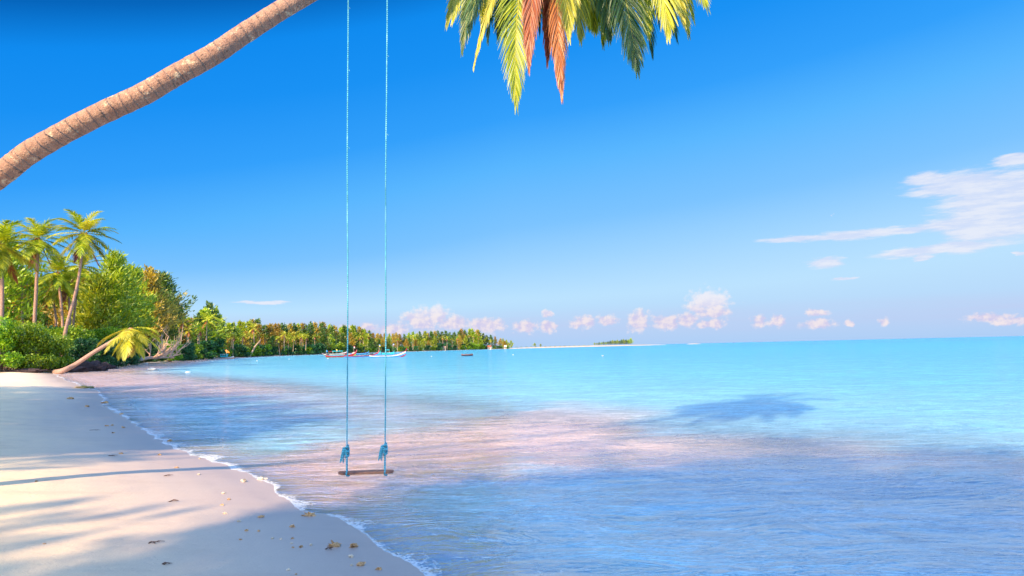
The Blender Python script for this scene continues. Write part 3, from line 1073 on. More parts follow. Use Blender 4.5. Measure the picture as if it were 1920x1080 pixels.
# ------------------------------------------------------------------ tree makers
def casuarina_proto(seed, H, spread, nb, per, ll, lw, col, base=0.12, name='casuarina_tree'):
    r = random.Random(seed)
    root = empty(name, (0, 0, 0))
    lean = Vector((r.uniform(-.05, .05) * H, r.uniform(-.05, .05) * H, H))
    tb = MB()

    def axis(u):
        return Vector((lean.x * u * u, lean.y * u * u, H * u))
    tb.tube([axis(i / 8) - Vector((0, 0, 0.3 if i == 0 else 0)) for i in range(9)], [0.018 * H * (1 - 0.93 * i / 8) for i in range(9)], 7)
    C, Dv = [], []
    # a few sub-leaders make an uneven outline
    leaders = [(r.uniform(0, 6.28), r.uniform(0.25, 0.5), r.uniform(0.72, 0.95)) for _ in range(4)]
    for i in range(nb):
        u = base + (0.98 - base) * ((i + 0.5) / nb) ** 0.9
        p = axis(u)
        az_ = i * 2.399 + r.uniform(-.6, .6)
        prof = min(1.0, (1 - u) * 1.9 + 0.10) * (0.65 + 0.35 * min(1, (u - base) * 5 + 0.3))
        ln = spread * prof * r.uniform(0.45, 1.15)
        for la, lu, lt in leaders:
            if abs(u - lu) < 0.13 and math.cos(az_ - la) > 0.2:
                ln *= 1.25
        e0 = r.uniform(0.15, 0.7)
        d = Vector((math.cos(az_) * math.cos(e0), math.sin(az_) * math.cos(e0), math.sin(e0)))
        m1 = p + d * ln * 0.5
        d2 = (d + Vector((0, 0, r.uniform(0.1, 0.6)))).normalized()
        e1 = m1 + d2 * ln * 0.5
        tb.tube([p, m1, e1], [0.0045 * H * (1 - u) + 0.02, 0.02, 0.008], 3, False)
        k = max(3, int(per * (0.35 + prof) * r.uniform(0.6, 1.3)))
        for _ in range(k):
            w = r.uniform(0.18, 1.06)
            q = p.lerp(m1, w * 2) if w < 0.5 else m1.lerp(e1, w * 2 - 1)
            sp_ = 0.11 * spread * (1.1 - 0.4 * w) + 0.1
            q = q + Vector((r.gauss(0, 1), r.gauss(0, 1), r.gauss(0, 0.8))) * sp_
            dv = (d2 * 0.9 + Vector((r.gauss(0, .55), r.gauss(0, .55), r.gauss(0.25, .5)))).normalized()
            C.append(q)
            Dv.append(dv)
    for _ in range(per):
        C.append(axis(r.uniform(0.93, 1.01)) + Vector((r.gauss(0, .04), r.gauss(0, .04), 0)) * spread)
        Dv.append(Vector((r.gauss(0, .35), r.gauss(0, .35), 1)).normalized())
    C = np.array([tuple(c) for c in C])
    Dv = np.array([tuple(c) for c in Dv])
    rg = np.random.default_rng(seed)
    rv = rg.normal(size=Dv.shape)
    S = np.cross(Dv, rv)
    S /= np.linalg.norm(S, axis=1)[:, None] + 1e-9
    L = ll * rg.uniform(0.6, 1.3, len(C))[:, None]
    Wd = lw * rg.uniform(0.6, 1.3, len(C))[:, None]
    q = np.stack([C - S * Wd * .25, C + S * Wd * .25, C + Dv * L * 0.55 + S * Wd * .5, C + Dv * L, ], 1)
    q2 = np.stack([C - S * Wd * .25, C + Dv * L * 0.55 - S * Wd * .5, C + Dv * L, C + Dv * L * 0.55 + S * Wd * .5], 1)
    cr = MB()
    cr.quads(q2)
    tb.build('trunk', M_WOOD, root, True)
    cr.build('crown', M_CAS[col], root)
    return root


def palm_crown_quads(seed, nf, fl, nl, ll, lw, low=-1.0, hi=1.25):
    r = random.Random(seed)
    out, dead = MB(), MB()
    for i in range(nf):
        az_ = i * 2.399 + r.uniform(-.3, .3)
        u = i / nf
        el_ = hi - u * (hi - low) + r.uniform(-.15, .15)
        ln = fl * r.uniform(0.85, 1.1) * (0.8 + 0.2 * math.sin(u * 3))
        d = Vector((math.cos(az_) * math.cos(el_), math.sin(az_) * math.cos(el_), math.sin(el_)))
        h = Vector((math.cos(az_), math.sin(az_), 0))
        p1 = d * ln * 0.4
        kk = 1.15 if hi < 0.6 else 0.3 + 0.7 * u
        p2 = p1 + (d * 0.85 + h * 0.28 + Vector((0, 0, -0.35 * kk))).normalized() * ln * 0.35
        p3 = p2 + (d * 0.35 + h * 0.45 + Vector((0, 0, -0.95 * kk))).normalized() * ln * 0.32
        cv = bez((0, 0, 0), p1 * 0.7, p2, p3, 9)
        lf, rb = frond_geo(cv, nl, ll, lw, seed * 50 + i, 0.42, 1.0, 2, Vector((0, 0, 1)), 0.12, 0.0, 0.4)
        yield i, u, lf, rb


def near_palm(name, pts, rads, seed, nf=20, fl=3.9, nl=34, ll=0.9, lw=0.09, low=-1.0, hi=1.38, dead_from=0.93, mats=None, label=None, squash=None, group=None):
    root = empty(name, pts[0])
    o0 = Vector(pts[0])
    me_ = trunk_mesh('trunk', [Vector(p) - o0 for p in pts], rads, 10, 5, 0.02, seed)
    put('trunk', me_, root)
    top = Vector(pts[-1]) - o0
    mats = mats or (M_FROND, M_FROND_Y, M_FROND_B)
    for i, u, lf, rb in palm_crown_quads(seed, int(nf * 1.45), fl, int(nl * 1.3), ll * 1.25, lw * 1.15, low, hi):
        lf.V = [v + np.array(top) for v in lf.V]
        rb.V = [v + np.array(top) for v in rb.V]
        mm = mats[2] if u > dead_from else (mats[1] if (i * 7 + seed) % 5 == 0 else mats[0])
        f_ = lf.build('frond', mm, root)
        rb.build('midrib', M_RACHIS_B if u > dead_from else M_RACHIS, f_)
    nb_ = MB()
    r = random.Random(seed)
    for i in range(7):
        c = top + Vector((r.uniform(-.3, .3), r.uniform(-.3, .3), r.uniform(-.45, -.05)))
        k = 6
        vs = [(c.x + .15 * math.sin(math.pi * a / k) * math.cos(2 * math.pi * b_ / k), c.y + .15 * math.sin(math.pi * a / k) * math.sin(2 * math.pi * b_ / k), c.z + .18 * math.cos(math.pi * a / k)) for a in range(k + 1) for b_ in range(k)]
        nb_.add(vs, [(a * k + b_, a * k + (b_ + 1) % k, (a + 1) * k + (b_ + 1) % k, (a + 1) * k + b_) for a in range(k) for b_ in range(k)])
    nb_.build('coconut_cluster', M_NUT, root, True)
    tag(root, label, 'palm tree', group)
    return root


M_NUT = simple('orange_nuts', (0.40, 0.18, 0.04), 0.6, 0.4)


def far_palm_proto(seed, H, mats, nf=15, fl=3.2, dead=0.8):
    root = empty('coconut_palm', (0, 0, 0))
    r = random.Random(seed)
    bx, by = r.uniform(-1, 1), r.uniform(-1, 1)
    pts = [Vector((0, 0, -.2)), Vector((bx * .3, by * .3, H * .35)), Vector((bx * .8, by * .8, H * .7)), Vector((bx * 1.2, by * 1.2, H))]
    tb = MB()
    tb.tube(pts, [0.24, 0.17, 0.14, 0.13], 6)
    tb.build('trunk', M_PALE, root, True)
    live, ded = MB(), MB()
    for i, u, lf, rb in palm_crown_quads(seed, nf, fl, 12, 0.95, 0.17, -1.15):
        tgt = ded if u > dead else live
        for part in (lf, rb):
            V = np.concatenate(part.V) + np.array(pts[-1])
            tgt.add(V, part.Fc)
    live.build('crown', mats, root)
    if ded.n:
        ded.build('dead_fronds', M_FROND_B, root)
    return root


M_PALE = simple('pale_trunk', (0.50, 0.36, 0.26), 0.8, 0.3, 2)


def shrub_proto(seed, W, H, n, leaf, mat, stems=True, name='shrub'):
    r = random.Random(seed)
    rg = np.random.default_rng(seed)
    root = empty(name, (0, 0, 0))
    lumps = []
    for i in range(9):
        a = r.uniform(0, 6.28)
        d = r.uniform(0.1, 0.62) * W
        rr = r.uniform(0.22, 0.42) * W
        lumps.append((d * math.cos(a), d * math.sin(a), r.uniform(0.45, 0.88) * H - 0.25 * rr, rr))
    lumps.append((0, 0, H * 0.6, W * 0.45))
    for i in range(5):
        lumps.append((W * .5 * math.cos(i * 1.3), W * .5 * math.sin(i * 1.3), H * .2, W * .3))
    P = []
    for (x, y, z, rr) in lumps:
        k = n // len(lumps)
        v = rg.normal(size=(k, 3))
        v /= np.linalg.norm(v, axis=1)[:, None]
        rad = rr * rg.uniform(0.55, 1.12, (k, 1))
        P.append(np.array([x, y, z]) + v * rad * np.array([1, 1, 0.75]))
    P = np.concatenate(P)
    P = P[P[:, 2] > 0.02 * H]
    nrm = rg.normal(size=P.shape) + np.array([0, 0, 0.9])
    nrm /= np.linalg.norm(nrm, axis=1)[:, None]
    t1 = np.cross(nrm, rg.normal(size=P.shape))
    t1 /= np.linalg.norm(t1, axis=1)[:, None]
    t2 = np.cross(nrm, t1)
    s = leaf * rg.uniform(0.6, 1.3, (len(P), 1))
    q = np.stack([P - t1 * s, P - t2 * s * .55 + t1 * s * .1, P + t1 * s, P + t2 * s * .55 + t1 * s * .1], 1)
    cr = MB()
    cr.quads(q)
    st = MB()
    for i in range(16):
        a = r.uniform(0, 6.28)
        x, y, z, rr = lumps[i % len(lumps)]
        st.tube([(r.uniform(-.15, .15) * W, r.uniform(-.15, .15) * W, -0.1), (x * .5 + r.uniform(-.1, .1) * W, y * .5, z * .45), (x + r.uniform(-.2, .2) * rr, y, z)], [0.014 * H + 0.02, 0.01 * H + 0.01, 0.01], 4, False)
    st.build('stem', M_WOOD, root, True)
    cr.build('foliage', mat, root)
    return root


protos = []


def proto(o):
    protos.append(o)
    return o


def place(p, loc, rz, s, label, cat, group, tilt=0.0):
    o = copy_tree(p)
    o.location = loc
    o.rotation_euler = (tilt, 0, rz)
    o.scale = (s if isinstance(s, tuple) else (s, s, s))
    tag(o, label, cat, group)
    return o


rn = random.Random(11)
ORD0 = ['first', 'second', 'third', 'fourth', 'fifth', 'sixth', 'seventh', 'eighth', 'ninth', 'tenth']
# detailed casuarinas (about 95-130 m away)
CN = [proto(casuarina_proto(100 + i, 15, 4.2, 74, 80, 0.85, 0.20, c)) for i, c in enumerate(['green', 'green', 'dark green', 'russet'])]
# far ones
CF = {c: [proto(casuarina_proto(200 + 7 * i + j, 18, 4.6, 44, 22, 1.5, 0.55, c, 0.08)) for j in range(2)] for i, c in enumerate(['green', 'dark green', 'russet'])}
PF = [proto(far_palm_proto(300 + i, h, m)) for i, (h, m) in enumerate([(12, M_FROND), (10, M_FROND_Y), (14, M_FROND)])]
SF = {'bright green': proto(shrub_proto(400, 3.2, 4.2, 1500, 0.28, M_SHRUB)), 'dark green': proto(shrub_proto(401, 3.6, 4.6, 1500, 0.30, M_SHRUB_D))}
SN = [proto(shrub_proto(410, 3.2, 5.6, 9000, 0.13, M_SHRUB)), proto(shrub_proto(411, 3.0, 4.4, 8000, 0.13, M_SHRUB)), proto(shrub_proto(412, 3.0, 3.6, 7000, 0.14, M_SHRUB_D))]

# ------------------------------------------------------------------ left grove
near_palm('coconut_palm', [G(117, 84), at(122, 625, 84), at(139, 560, 84), at(150, 505, 84), at(157, 437, 84)], [0.26, 0.21, 0.17, 0.15, 0.14], 5, 22, 4.3, 36, 1.0, 0.085, -1.35,
          label='tallest palm of the left grove, its curved trunk leaning right over the shrubs')
near_palm('coconut_palm', [G(63, 90), at(65, 600, 90), at(68, 540, 90), at(72, 447, 90)], [0.28, 0.22, 0.2, 0.18], 6, 22, 4.4, 34, 1.0, 0.09, -1.4,
          label='straight palm second tallest in the left grove, left of the curved one')
near_palm('coconut_palm', [G(2, 80), at(3, 600, 80), at(4, 540, 80), at(0, 458, 80)], [0.28, 0.22, 0.2, 0.18], 7, 24, 4.8, 36, 1.1, 0.09, -1.4,
          label='full yellow green palm cut by the left edge of the picture')
near_palm('coconut_palm', [G(119, 98), at(117, 600, 98), at(108, 510, 98)], [0.24, 0.18, 0.16], 8, 18, 4.0, 26, 1.0, 0.11, -1.3,
          label='shorter palm behind and between the straight and the curved palm')
near_palm('coconut_palm', [G(131, 104), at(131, 600, 104), at(128, 528, 104)], [0.22, 0.17, 0.15], 9, 16, 3.8, 24, 1.0, 0.11, -1.2,
          label='thin palm half hidden just left of the curved trunk')
near_palm('coconut_palm', [G(139, 110), at(138, 600, 110), at(152, 500, 110)], [0.22, 0.17, 0.15], 10, 18, 4.0, 26, 1.0, 0.11, -1.2,
          label='palm whose fronds show behind the crown of the curved palm')
near_palm('coconut_palm', [G(104, 108), at(105, 600, 108), at(95, 545, 108)], [0.22, 0.17, 0.15], 12, 16, 3.6, 24, 1.0, 0.11, -1.2,
          label='low palm at the back of the left grove, its thin pale trunk among shrubs')
near_palm('coconut_palm', [G(40, 104), at(42, 600, 104), at(40, 500, 104)], [0.22, 0.17, 0.15], 13, 18, 4.2, 24, 1.0, 0.11, -1.3,
          label='palm filling the gap between the left edge palm and the straight palm')

grove = [(-20, 96, 1.25, 0, 'tall wispy casuarina rising above the palm at the left edge'),
         (30, 128, 1.0, 3, 'russet casuarina deep behind the left palms'),
         (85, 130, 1.05, 2, 'dark casuarina behind the straight palm'),
         (140, 125, 1.08, 3, 'brownish casuarina behind the curved palm trunk'),
         (203, 122, 1.27, 0, 'tall bright green casuarina right of the curved palm'),
         (178, 118, 1.02, 1, 'green casuarina squeezed between curved palm and the tall bright one'),
         (240, 150, 1.33, 1, 'feathery green casuarina second right of the curved palm'),
         (222, 132, 0.95, 0, 'small light green casuarina in front of the feathery ones'),
         (270, 168, 1.42, 3, 'russet topped casuarina behind the fallen palm crown'),
         (296, 188, 1.55, 2, 'dark green casuarina right of the russet topped one'),
         (258, 185, 1.45, 0, 'casuarina at the back above the fallen palm'),
         (310, 215, 1.30, 3, 'brown tipped casuarina above the bleached fallen branches'),
         (160, 140, 1.15, 1, 'casuarina at the back between curved palm and bright casuarina'),
         (60, 150, 1.2, 1, 'back row casuarina seen between the two left palms'),
         (110, 150, 1.2, 0, 'back row casuarina above the low palm')]
for i, (px, D, s, k, lab) in enumerate(grove):
    place(CN[k], G(px, D), rn.uniform(0, 6.28), (s, s, s * rn.uniform(0.96, 1.04)), lab, 'casuarina', 'casuarinas behind the left palms')
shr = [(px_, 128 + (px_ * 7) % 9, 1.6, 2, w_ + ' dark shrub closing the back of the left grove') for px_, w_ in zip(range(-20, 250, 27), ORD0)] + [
       (8, 74, 1.0, 0, 'big light green shrub at the left edge of the beach'),
       (62, 76, 0.95, 0, 'light green leafy shrub left of the curved palm base'),
       (98, 80, 0.95, 1, 'green shrub touching the base of the curved palm'),
       (35, 84, 1.25, 1, 'tall shrub behind the two light green ones'),
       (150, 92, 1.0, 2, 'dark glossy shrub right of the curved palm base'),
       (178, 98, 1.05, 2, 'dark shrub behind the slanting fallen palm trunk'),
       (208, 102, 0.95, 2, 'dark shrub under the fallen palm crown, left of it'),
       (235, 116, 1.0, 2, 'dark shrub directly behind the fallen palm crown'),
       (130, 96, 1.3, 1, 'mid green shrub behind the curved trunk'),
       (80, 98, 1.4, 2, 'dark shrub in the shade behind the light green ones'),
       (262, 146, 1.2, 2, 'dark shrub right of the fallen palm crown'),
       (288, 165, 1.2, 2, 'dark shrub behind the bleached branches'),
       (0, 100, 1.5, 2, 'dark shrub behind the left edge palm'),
       (318, 180, 1.3, 1, 'bright shrub just right of the tall bleached snag'),
       (345, 200, 1.3, 2, 'dark shrub at the water right of the bleached branches'),
       (362, 215, 1.2, 1, 'green shrub leaning over the water past the bleached branches'),
       (188, 112, 1.4, 1, 'sunlit shrub under the tall bright casuarina')]
for i, (px, D, s, k, lab) in enumerate(shr):
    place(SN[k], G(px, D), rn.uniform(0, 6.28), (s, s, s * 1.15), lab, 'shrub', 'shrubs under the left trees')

# fallen palm, its crown hanging over the water
fb = gnd(104, 698)
fp_pts = [fb + Vector((-1.0, 0.2, 0.02)), at(112, 697, 74), at(140, 684, 74.5), at(175, 661, 75), at(210, 640, 76), at(246, 616, 77)]
fpr = near_palm('fallen_palm', fp_pts, [0.36, 0.30, 0.24, 0.21, 0.19, 0.17], 33, 13, 3.7, 40, 0.9, 0.085, -1.5, 0.25, 0.90,
                (M_FROND_Y, M_FROND, M_FROND_B), label='fallen coconut palm slanting out of the beach, yellow green crown drooping over the water')
# its upturned root ball
rb_ = MB()
r = random.Random(4)
for i in range(26):
    a = r.uniform(0, 6.28)
    d = Vector((-r.uniform(0.4, 1.0), r.uniform(-.6, .6), r.uniform(-.3, .55)))
    rb_.tube([(0.15, 0, 0.15), tuple(Vector((0, 0, .15)) + d * 0.8), tuple(Vector((-.3, 0, 0.05)) + d * 1.5)], [0.3, 0.16, 0.03], 5)
rb_.build('root_ball', M_DARKW, fpr, True)


# ------------------------------------------------------------------ driftwood
def lumpy(seed, rx, ry, rz, amp=0.25, n=14, sq=1.0):
    r = random.Random(seed)
    ph = [(r.uniform(1, 4), r.uniform(1, 4), r.uniform(1, 4), r.uniform(0, 6.28)) for _ in range(6)]
    vs = []
    for a in range(n + 1):
        for b_ in range(n):
            th, p_ = math.pi * a / n, 2 * math.pi * b_ / n
            v = Vector((math.sin(th) * math.cos(p_), math.sin(th) * math.sin(p_), math.cos(th)))
            k = 1 + amp * sum(math.sin(q[0] * v.x * 2 + q[1] * v.y * 2 + q[2] * v.z * 2 + q[3]) for q in ph) / 3
            vs.append((v.x * rx * k, v.y * ry * k, v.z * rz * k))
    fs = [(a * n + b_, (a + 1) * n + b_, (a + 1) * n + (b_ + 1) % n, a * n + (b_ + 1) % n) for a in range(n) for b_ in range(n)]
    m_ = MB()
    m_.add(vs, fs)
    return m_


def branchy(mb, p, d, L, r0, depth, rnd, up_=0.15):
    n = 4
    pts, rad = [p], [r0]
    q, dd = p, d
    for i in range(n):
        dd = (dd + Vector((rnd.gauss(0, .16), rnd.gauss(0, .16), rnd.gauss(up_ * .3, .12)))).normalized()
        q = q + dd * L / n
        pts.append(q)
        rad.append(r0 * (1 - 0.62 * (i + 1) / n))
    mb.tube(pts, rad, 6 if depth > 1 else 4)
    if depth > 0:
        for i in range(1, n + 1):
            for _ in range(1 if depth > 1 else rnd.choice((0, 1, 1))):
                s = Vector((rnd.gauss(0, 1), rnd.gauss(0, 1), rnd.gauss(0.5, .8))).normalized()
                nd = (dd * 0.6 + s * 0.9).normalized()
                branchy(mb, pts[i], nd, L * rnd.uniform(0.4, 0.62), rad[i] * 0.62, depth - 1, rnd, up_)


D0 = 130
dt = empty('dead_tree', G(248, D0))
tag(dt, 'bleached fallen tree lying along the shore, its bare branches bristling by the water', 'dead tree')
mb = MB()
r = random.Random(8)
s0 = at(247, 678, D0) - dt.location
e0 = at(326, 671, 166) - dt.location
mb.tube([s0, s0.lerp(e0, 0.35) + Vector((0, 0, 0.5)), s0.lerp(e0, .7) + Vector((0, 0, .35)), e0], [0.36, 0.30, 0.22, 0.10], 8)
mb.build('trunk', M_DRIFT, dt, True)
for i in range(15):
    u = 0.25 + 0.05 * i
    bm_ = MB()
    p = s0.lerp(e0, min(u, 1)) + Vector((0, r.uniform(-1, 1), r.uniform(0, .5)))
    d = Vector((r.uniform(-.35, .9), r.uniform(-.6, .3), r.uniform(0.1, 1.25))).normalized()
    branchy(bm_, p, d, r.uniform(3.0, 5.8), 0.20, 2, r)
    bm_.build('branch', M_DRIFT, dt)
# standing snag
sn = empty('dead_snag', G(312, 190))
tag(sn, 'tall bare forked snag standing behind the bleached fallen branches', 'dead tree')
mb = MB()
a0 = Vector((0, 0, -.2))
mb.tube([a0, at(309, 640, 190) - sn.location, at(312, 612, 190) - sn.location, at(309, 606, 190) - sn.location], [0.55, 0.34, 0.2, 0.05], 7)
mb.tube([Vector((-0.6, 0, 0)), at(298, 650, 190) - sn.location, at(301, 628, 190) - sn.location], [0.4, 0.28, 0.06], 6)
branchy(mb, at(309, 640, 190) - sn.location, Vector((.5, 0, .9)), 3, .14, 1, random.Random(3))
mb.build('trunk', M_DRIFT, sn, True)
# dark stump and logs left of it
for i, (px, py, D, rx, ry, rz, sd_, lab, nm) in enumerate([
    (92, 683, 82, 3.0, 1.0, 0.55, 1, 'low dark driftwood heap behind the fallen palm root', 'driftwood_log'),
    (133, 688, 80, 1.9, 0.8, 0.50, 2, 'dark driftwood mass under the slanting palm trunk, left one', 'driftwood_log'),
    (166, 689, 84, 1.5, 0.8, 0.85, 3, 'blackish stump at the water edge right of the slanting trunk foot', 'tree_stump'),
    (189, 691, 84, 0.9, 0.6, 0.6, 4, 'small reddish driftwood lump right of the blackish stump', 'tree_stump'),
    (207, 687, 96, 0.9, 0.5, 0.42, 5, 'small pointed black rock standing in the shallow water', 'rock'),
    (40, 690, 74, 2.6, 0.6, 0.25, 6, 'long low brown log under the light green shrubs', 'driftwood_log')]):
    p = G(px, D)
    o = lumpy(30 + sd_, rx, ry, rz, 0.35).build(nm, M_DARKW, None, True)
    o.location = (p.x, p.y, p.z + rz * 0.45)
    tag(o, lab, 'driftwood' if nm != 'rock' else 'rock')
for i, (px, D, lab) in enumerate([(233, 108, 'grey dead trunk leaning behind the fallen palm crown'), (28, 78, 'thick brown tree trunk standing behind the left shrubs'), (62, 78, 'dark upright trunk under the second light green shrub')]):
    o = MB()
    rr = random.Random(i)
    o.tube([(0, 0, -.2), (-.5 * (i == 0), 0, 1.4), (-1.1 * (i == 0), .2, 3.4)], [.42, .32, .2], 9)
    branchy(o, Vector((-.5 * (i == 0), 0, 1.6)), Vector((.6, 0, .8)), 2, .1, 1, rr)
    o = o.build('bare_trunk', M_WOOD, None, True)
    o.location = G(px, D)
    tag(o, lab, 'tree trunk')

# white rock and low pale ripple stone in the water
M_WHITE = simple('white_stone', (0.85, 0.80, 0.74), 0.7, 0.2, 3, 0.4)
o = lumpy(51, 0.55, 0.35, 0.15, 0.35).build('rock', M_WHITE, None, True)
p = gnd(286, 694)
o.location = (p.x, p.y, 0.10)
tag(o, 'white rounded rock in the shallow water right of the fallen palm crown', 'rock')
o = lumpy(52, 0.7, 0.4, 0.2, 0.25).build('rock', M_WHITE, None, True)
p = gnd(272, 683)
o.location = (p.x, p.y, 0.05)
tag(o, 'small cream rock at the edge below the bleached trunk', 'rock')
o = lumpy(53, 0.25, 0.15, 0.04, 0.25).build('rock', M_WHITE, None, True)
p = gnd(352, 698)
o.location = (p.x, p.y, 0.02)
tag(o, 'flat pale stone barely above water, right of the white rounded rock', 'rock')
M_ALG = simple('weedy_stone', (0.20, 0.20, 0.06), 0.7, 0.5, 4, 0.5, col2=(0.34, 0.24, 0.14))
o = lumpy(54, 0.55, 0.35, 0.10, 0.4).build('rock', M_ALG, None, True)
p = gnd(157, 728)
o.location = (p.x, p.y, 0.03)
tag(o, 'flat greenish weedy rock where the sunlit sand meets the water', 'rock')

# ------------------------------------------------------------------ far shore trees
ORD = ['first', 'second', 'third', 'fourth', 'fifth', 'sixth', 'seventh', 'eighth', 'ninth', 'tenth', 'eleventh', 'twelfth', 'thirteenth', 'fourteenth',
       'fifteenth', 'sixteenth', 'seventeenth', 'eighteenth', 'nineteenth', 'twentieth', 'twenty-first', 'twenty-second', 'twenty-third', 'twenty-fourth']
LM = [(328, 'bleached branches'), (417, 'small white motor boat'), (488, 'slanting pale trunk'), (560, None), (650, 'left swing rope'), (723, 'right swing rope'),
      (760, 'white boat bow'), (876, 'dark dinghy'), (915, 'red roofed hut')]
LM = [l for l in LM if l[1]]
farlist = []


def shoreD(px):
    return float(np.interp(px, [a for a, _ in far_D], [b for _, b in far_D]))


tops = [(325, 560), (345, 590), (365, 592), (380, 572), (402, 570), (412, 600), (440, 606), (460, 596), (474, 597), (500, 608), (540, 610), (560, 606), (580, 607),
        (605, 606), (628, 609), (650, 611), (665, 612), (690, 620), (705, 627), (740, 626), (765, 624), (790, 623), (830, 622), (845, 624), (868, 617), (880, 618),
        (895, 616), (905, 626), (925, 631), (940, 635), (955, 637), (962, 645)]


def topy(px):
    return float(np.interp(px, [a for a, _ in tops], [b for _, b in tops]))


px = 322.0
i = 0
while px < 962:
    D = shoreD(px) * 1.05 + rn.uniform(6, 22) + 6
    yb = hz(px) + (CAM.z - 1.1) / D * F
    Hm = (yb - topy(px)) / F * D * rn.uniform(0.90, 1.04)
    if px < 560:
        c = rn.choices(['green', 'dark green', 'russet'], [4, 3, 2.5])[0]
    elif px < 700:
        c = rn.choices(['green', 'dark green', 'russet'], [3, 4.5, 3])[0]
    else:
        c = rn.choices(['green', 'dark green', 'russet'], [3.5, 4, 3])[0]
    farlist.append(dict(px=px, D=D, H=Hm, kind='casuarina', col=c, row='back row'))
    px += rn.uniform(5.0, 9.0)
    i += 1
# a lower and nearer row in front of it
px = 330.0
while px < 955:
    D = shoreD(px) + rn.uniform(3, 9) + 3
    yb = hz(px) + (CAM.z - 0.7) / D * F
    full = (yb - topy(px)) / F * D
    kind = rn.choices(['palm', 'shrub', 'casuarina'], [4.5, 4, 2.2] if px < 580 else ([1.6, 4, 4] if px < 760 else [2.4, 4, 4]))[0]
    if kind == 'palm':
        Hm = full * rn.uniform(0.62, 0.9)
        c = rn.choice(['green', 'yellow', 'tall green'])
    elif kind == 'shrub':
        Hm = full * rn.uniform(0.24, 0.42)
        c = rn.choice(['bright green', 'dark green', 'dark green'])
    else:
        Hm = full * rn.uniform(0.5, 0.8)
        c = rn.choice(['green', 'dark green', 'russet'])
    farlist.append(dict(px=px, D=D, H=Hm, kind=kind, col=c, row='front row'))
    px += rn.uniform(4.0, 7.5)
# shrubs right at the water filling the foot of the wood
px = 336.0
while px < 950:
    D = shoreD(px) + rn.uniform(2, 5)
    yb = hz(px) + (CAM.z - 0.7) / D * F
    full = (yb - topy(px)) / F * D
    farlist.append(dict(px=px, D=D + 4, H=full * rn.uniform(0.2, 0.34), kind='shrub', col=rn.choice(['bright green', 'dark green', 'dark green']), row='water edge'))
    px += rn.uniform(9.0, 15)
# the lit group of palms with bare pale trunks, near pixel 505-565
for px in (524, 532, 540, 548, 556, 563, 836, 846, 856, 470, 450, 436, 408, 374, 352, 894):
    D = shoreD(px) + 3
    yb = hz(px) + (CAM.z - 0.7) / D * F
    farlist.append(dict(px=px, D=D, H=(yb - topy(px)) / F * D * rn.uniform(0.62, 0.82), kind='palm', col=rn.choice(['green', 'yellow']), row='front row'))
cnt = {}
for it in sorted(farlist, key=lambda q: q['px']):
    lm = [l for l in LM if l[0] <= it['px']]
    l = lm[-1][1] if lm else 'tall snag'
    key = (l, it['kind'], it['col'], it['row'])
    n_ = cnt.get(key, 0)
    cnt[key] = n_ + 1
    rowt = {'back row': 'back of far shore', 'front row': 'front of far shore', 'water edge': 'at the water edge'}[it['row']]
    lab = f"{ORD[min(n_, 23)]} {it['col']} {it['kind']} right of the {l}, {rowt}"
    p = G(it['px'], it['D'])
    if it['kind'] == 'casuarina':
        pr = rn.choice(CF[it['col']])
        s = it['H'] / 18.3
        sx = s * rn.uniform(0.85, 1.2) * (1.1 if it['H'] < 12 else 1)
        place(pr, p, rn.uniform(0, 6.28), (sx, sx, s), lab, 'casuarina', 'casuarinas along the far shore')
    elif it['kind'] == 'palm':
        k = {'green': 0, 'yellow': 1, 'tall green': 2}[it['col']]
        h0 = (13.5, 11.5, 15.5)[k]
        s = it['H'] / h0
        place(PF[k], p, rn.uniform(0, 6.28), s, lab, 'palm tree', 'palms along the far shore', rn.uniform(-.08, .08))
    else:
        s = max(it['H'] / 4.6, 0.4)
        place(SF[it['col']], p, rn.uniform(0, 6.28), (s * 1.25, s * 1.25, s), lab, 'shrub', 'shrubs along the far shore')
# slanting pale trunk
o = MB()
p0 = G(467, shoreD(467) + 1)
o.tube([Vector((0, 0, 0)), at(478, 650, p0.y) - p0, at(489, 637, p0.y) - p0], [0.5, 0.42, 0.3], 7)
o = o.build('bare_trunk', M_PALE, None, True)
o.location = p0
tag(o, 'pale bare trunk slanting up to the right in front of the far wood', 'tree trunk')

# little island wood on the sandbank
k = 0
for px in np.arange(1112, 1182, 4.2):
    D = 1000 + (px - 940) / 16 * 18 + 2
    x = (px - 960) / F * D
    hgt = (5 + 5.5 * (px - 1112) / 70) * rn.uniform(0.8, 1.15)
    pr = rn.choice(CF['green'] + CF['dark green'])
    s = hgt / 18.3
    place(pr, Vector((x, D, 2.2)), rn.uniform(0, 6.28), (s * 1.6, s * 1.6, s), f'{ORD[k]} small tree from the left in the clump on the distant sandbank', 'tree', 'trees on the distant sandbank')
    k += 1
for px, s, lab in ((1000, .32, 'lone round bush on the sandbank, nearer the headland'), (1011, .24, 'smaller lone bush on the sandbank, right of the round one')):
    D = 1000 + (px - 940) / 16 * 18 + 2
    place(CF['green'][0], Vector(((px - 960) / F * D, D, 2.0)), 1, (s * 1.6, s * 1.6, s), lab, 'bush', None)
for px in np.arange(966, 1110, 9):
    D = 1000 + (px - 940) / 16 * 18 + 4
    place(SF['bright green'], Vector(((px - 960) / F * D, D, 1.8)), rn.uniform(0, 6), (0.9, 0.5, 0.16), 'low yellow green scrub on the sandbank between headland and tree clump', 'scrub', 'low scrub on the sandbank')

# ------------------------------------------------------------------ shade trees standing round the viewer
k = 0
shade_labels = []


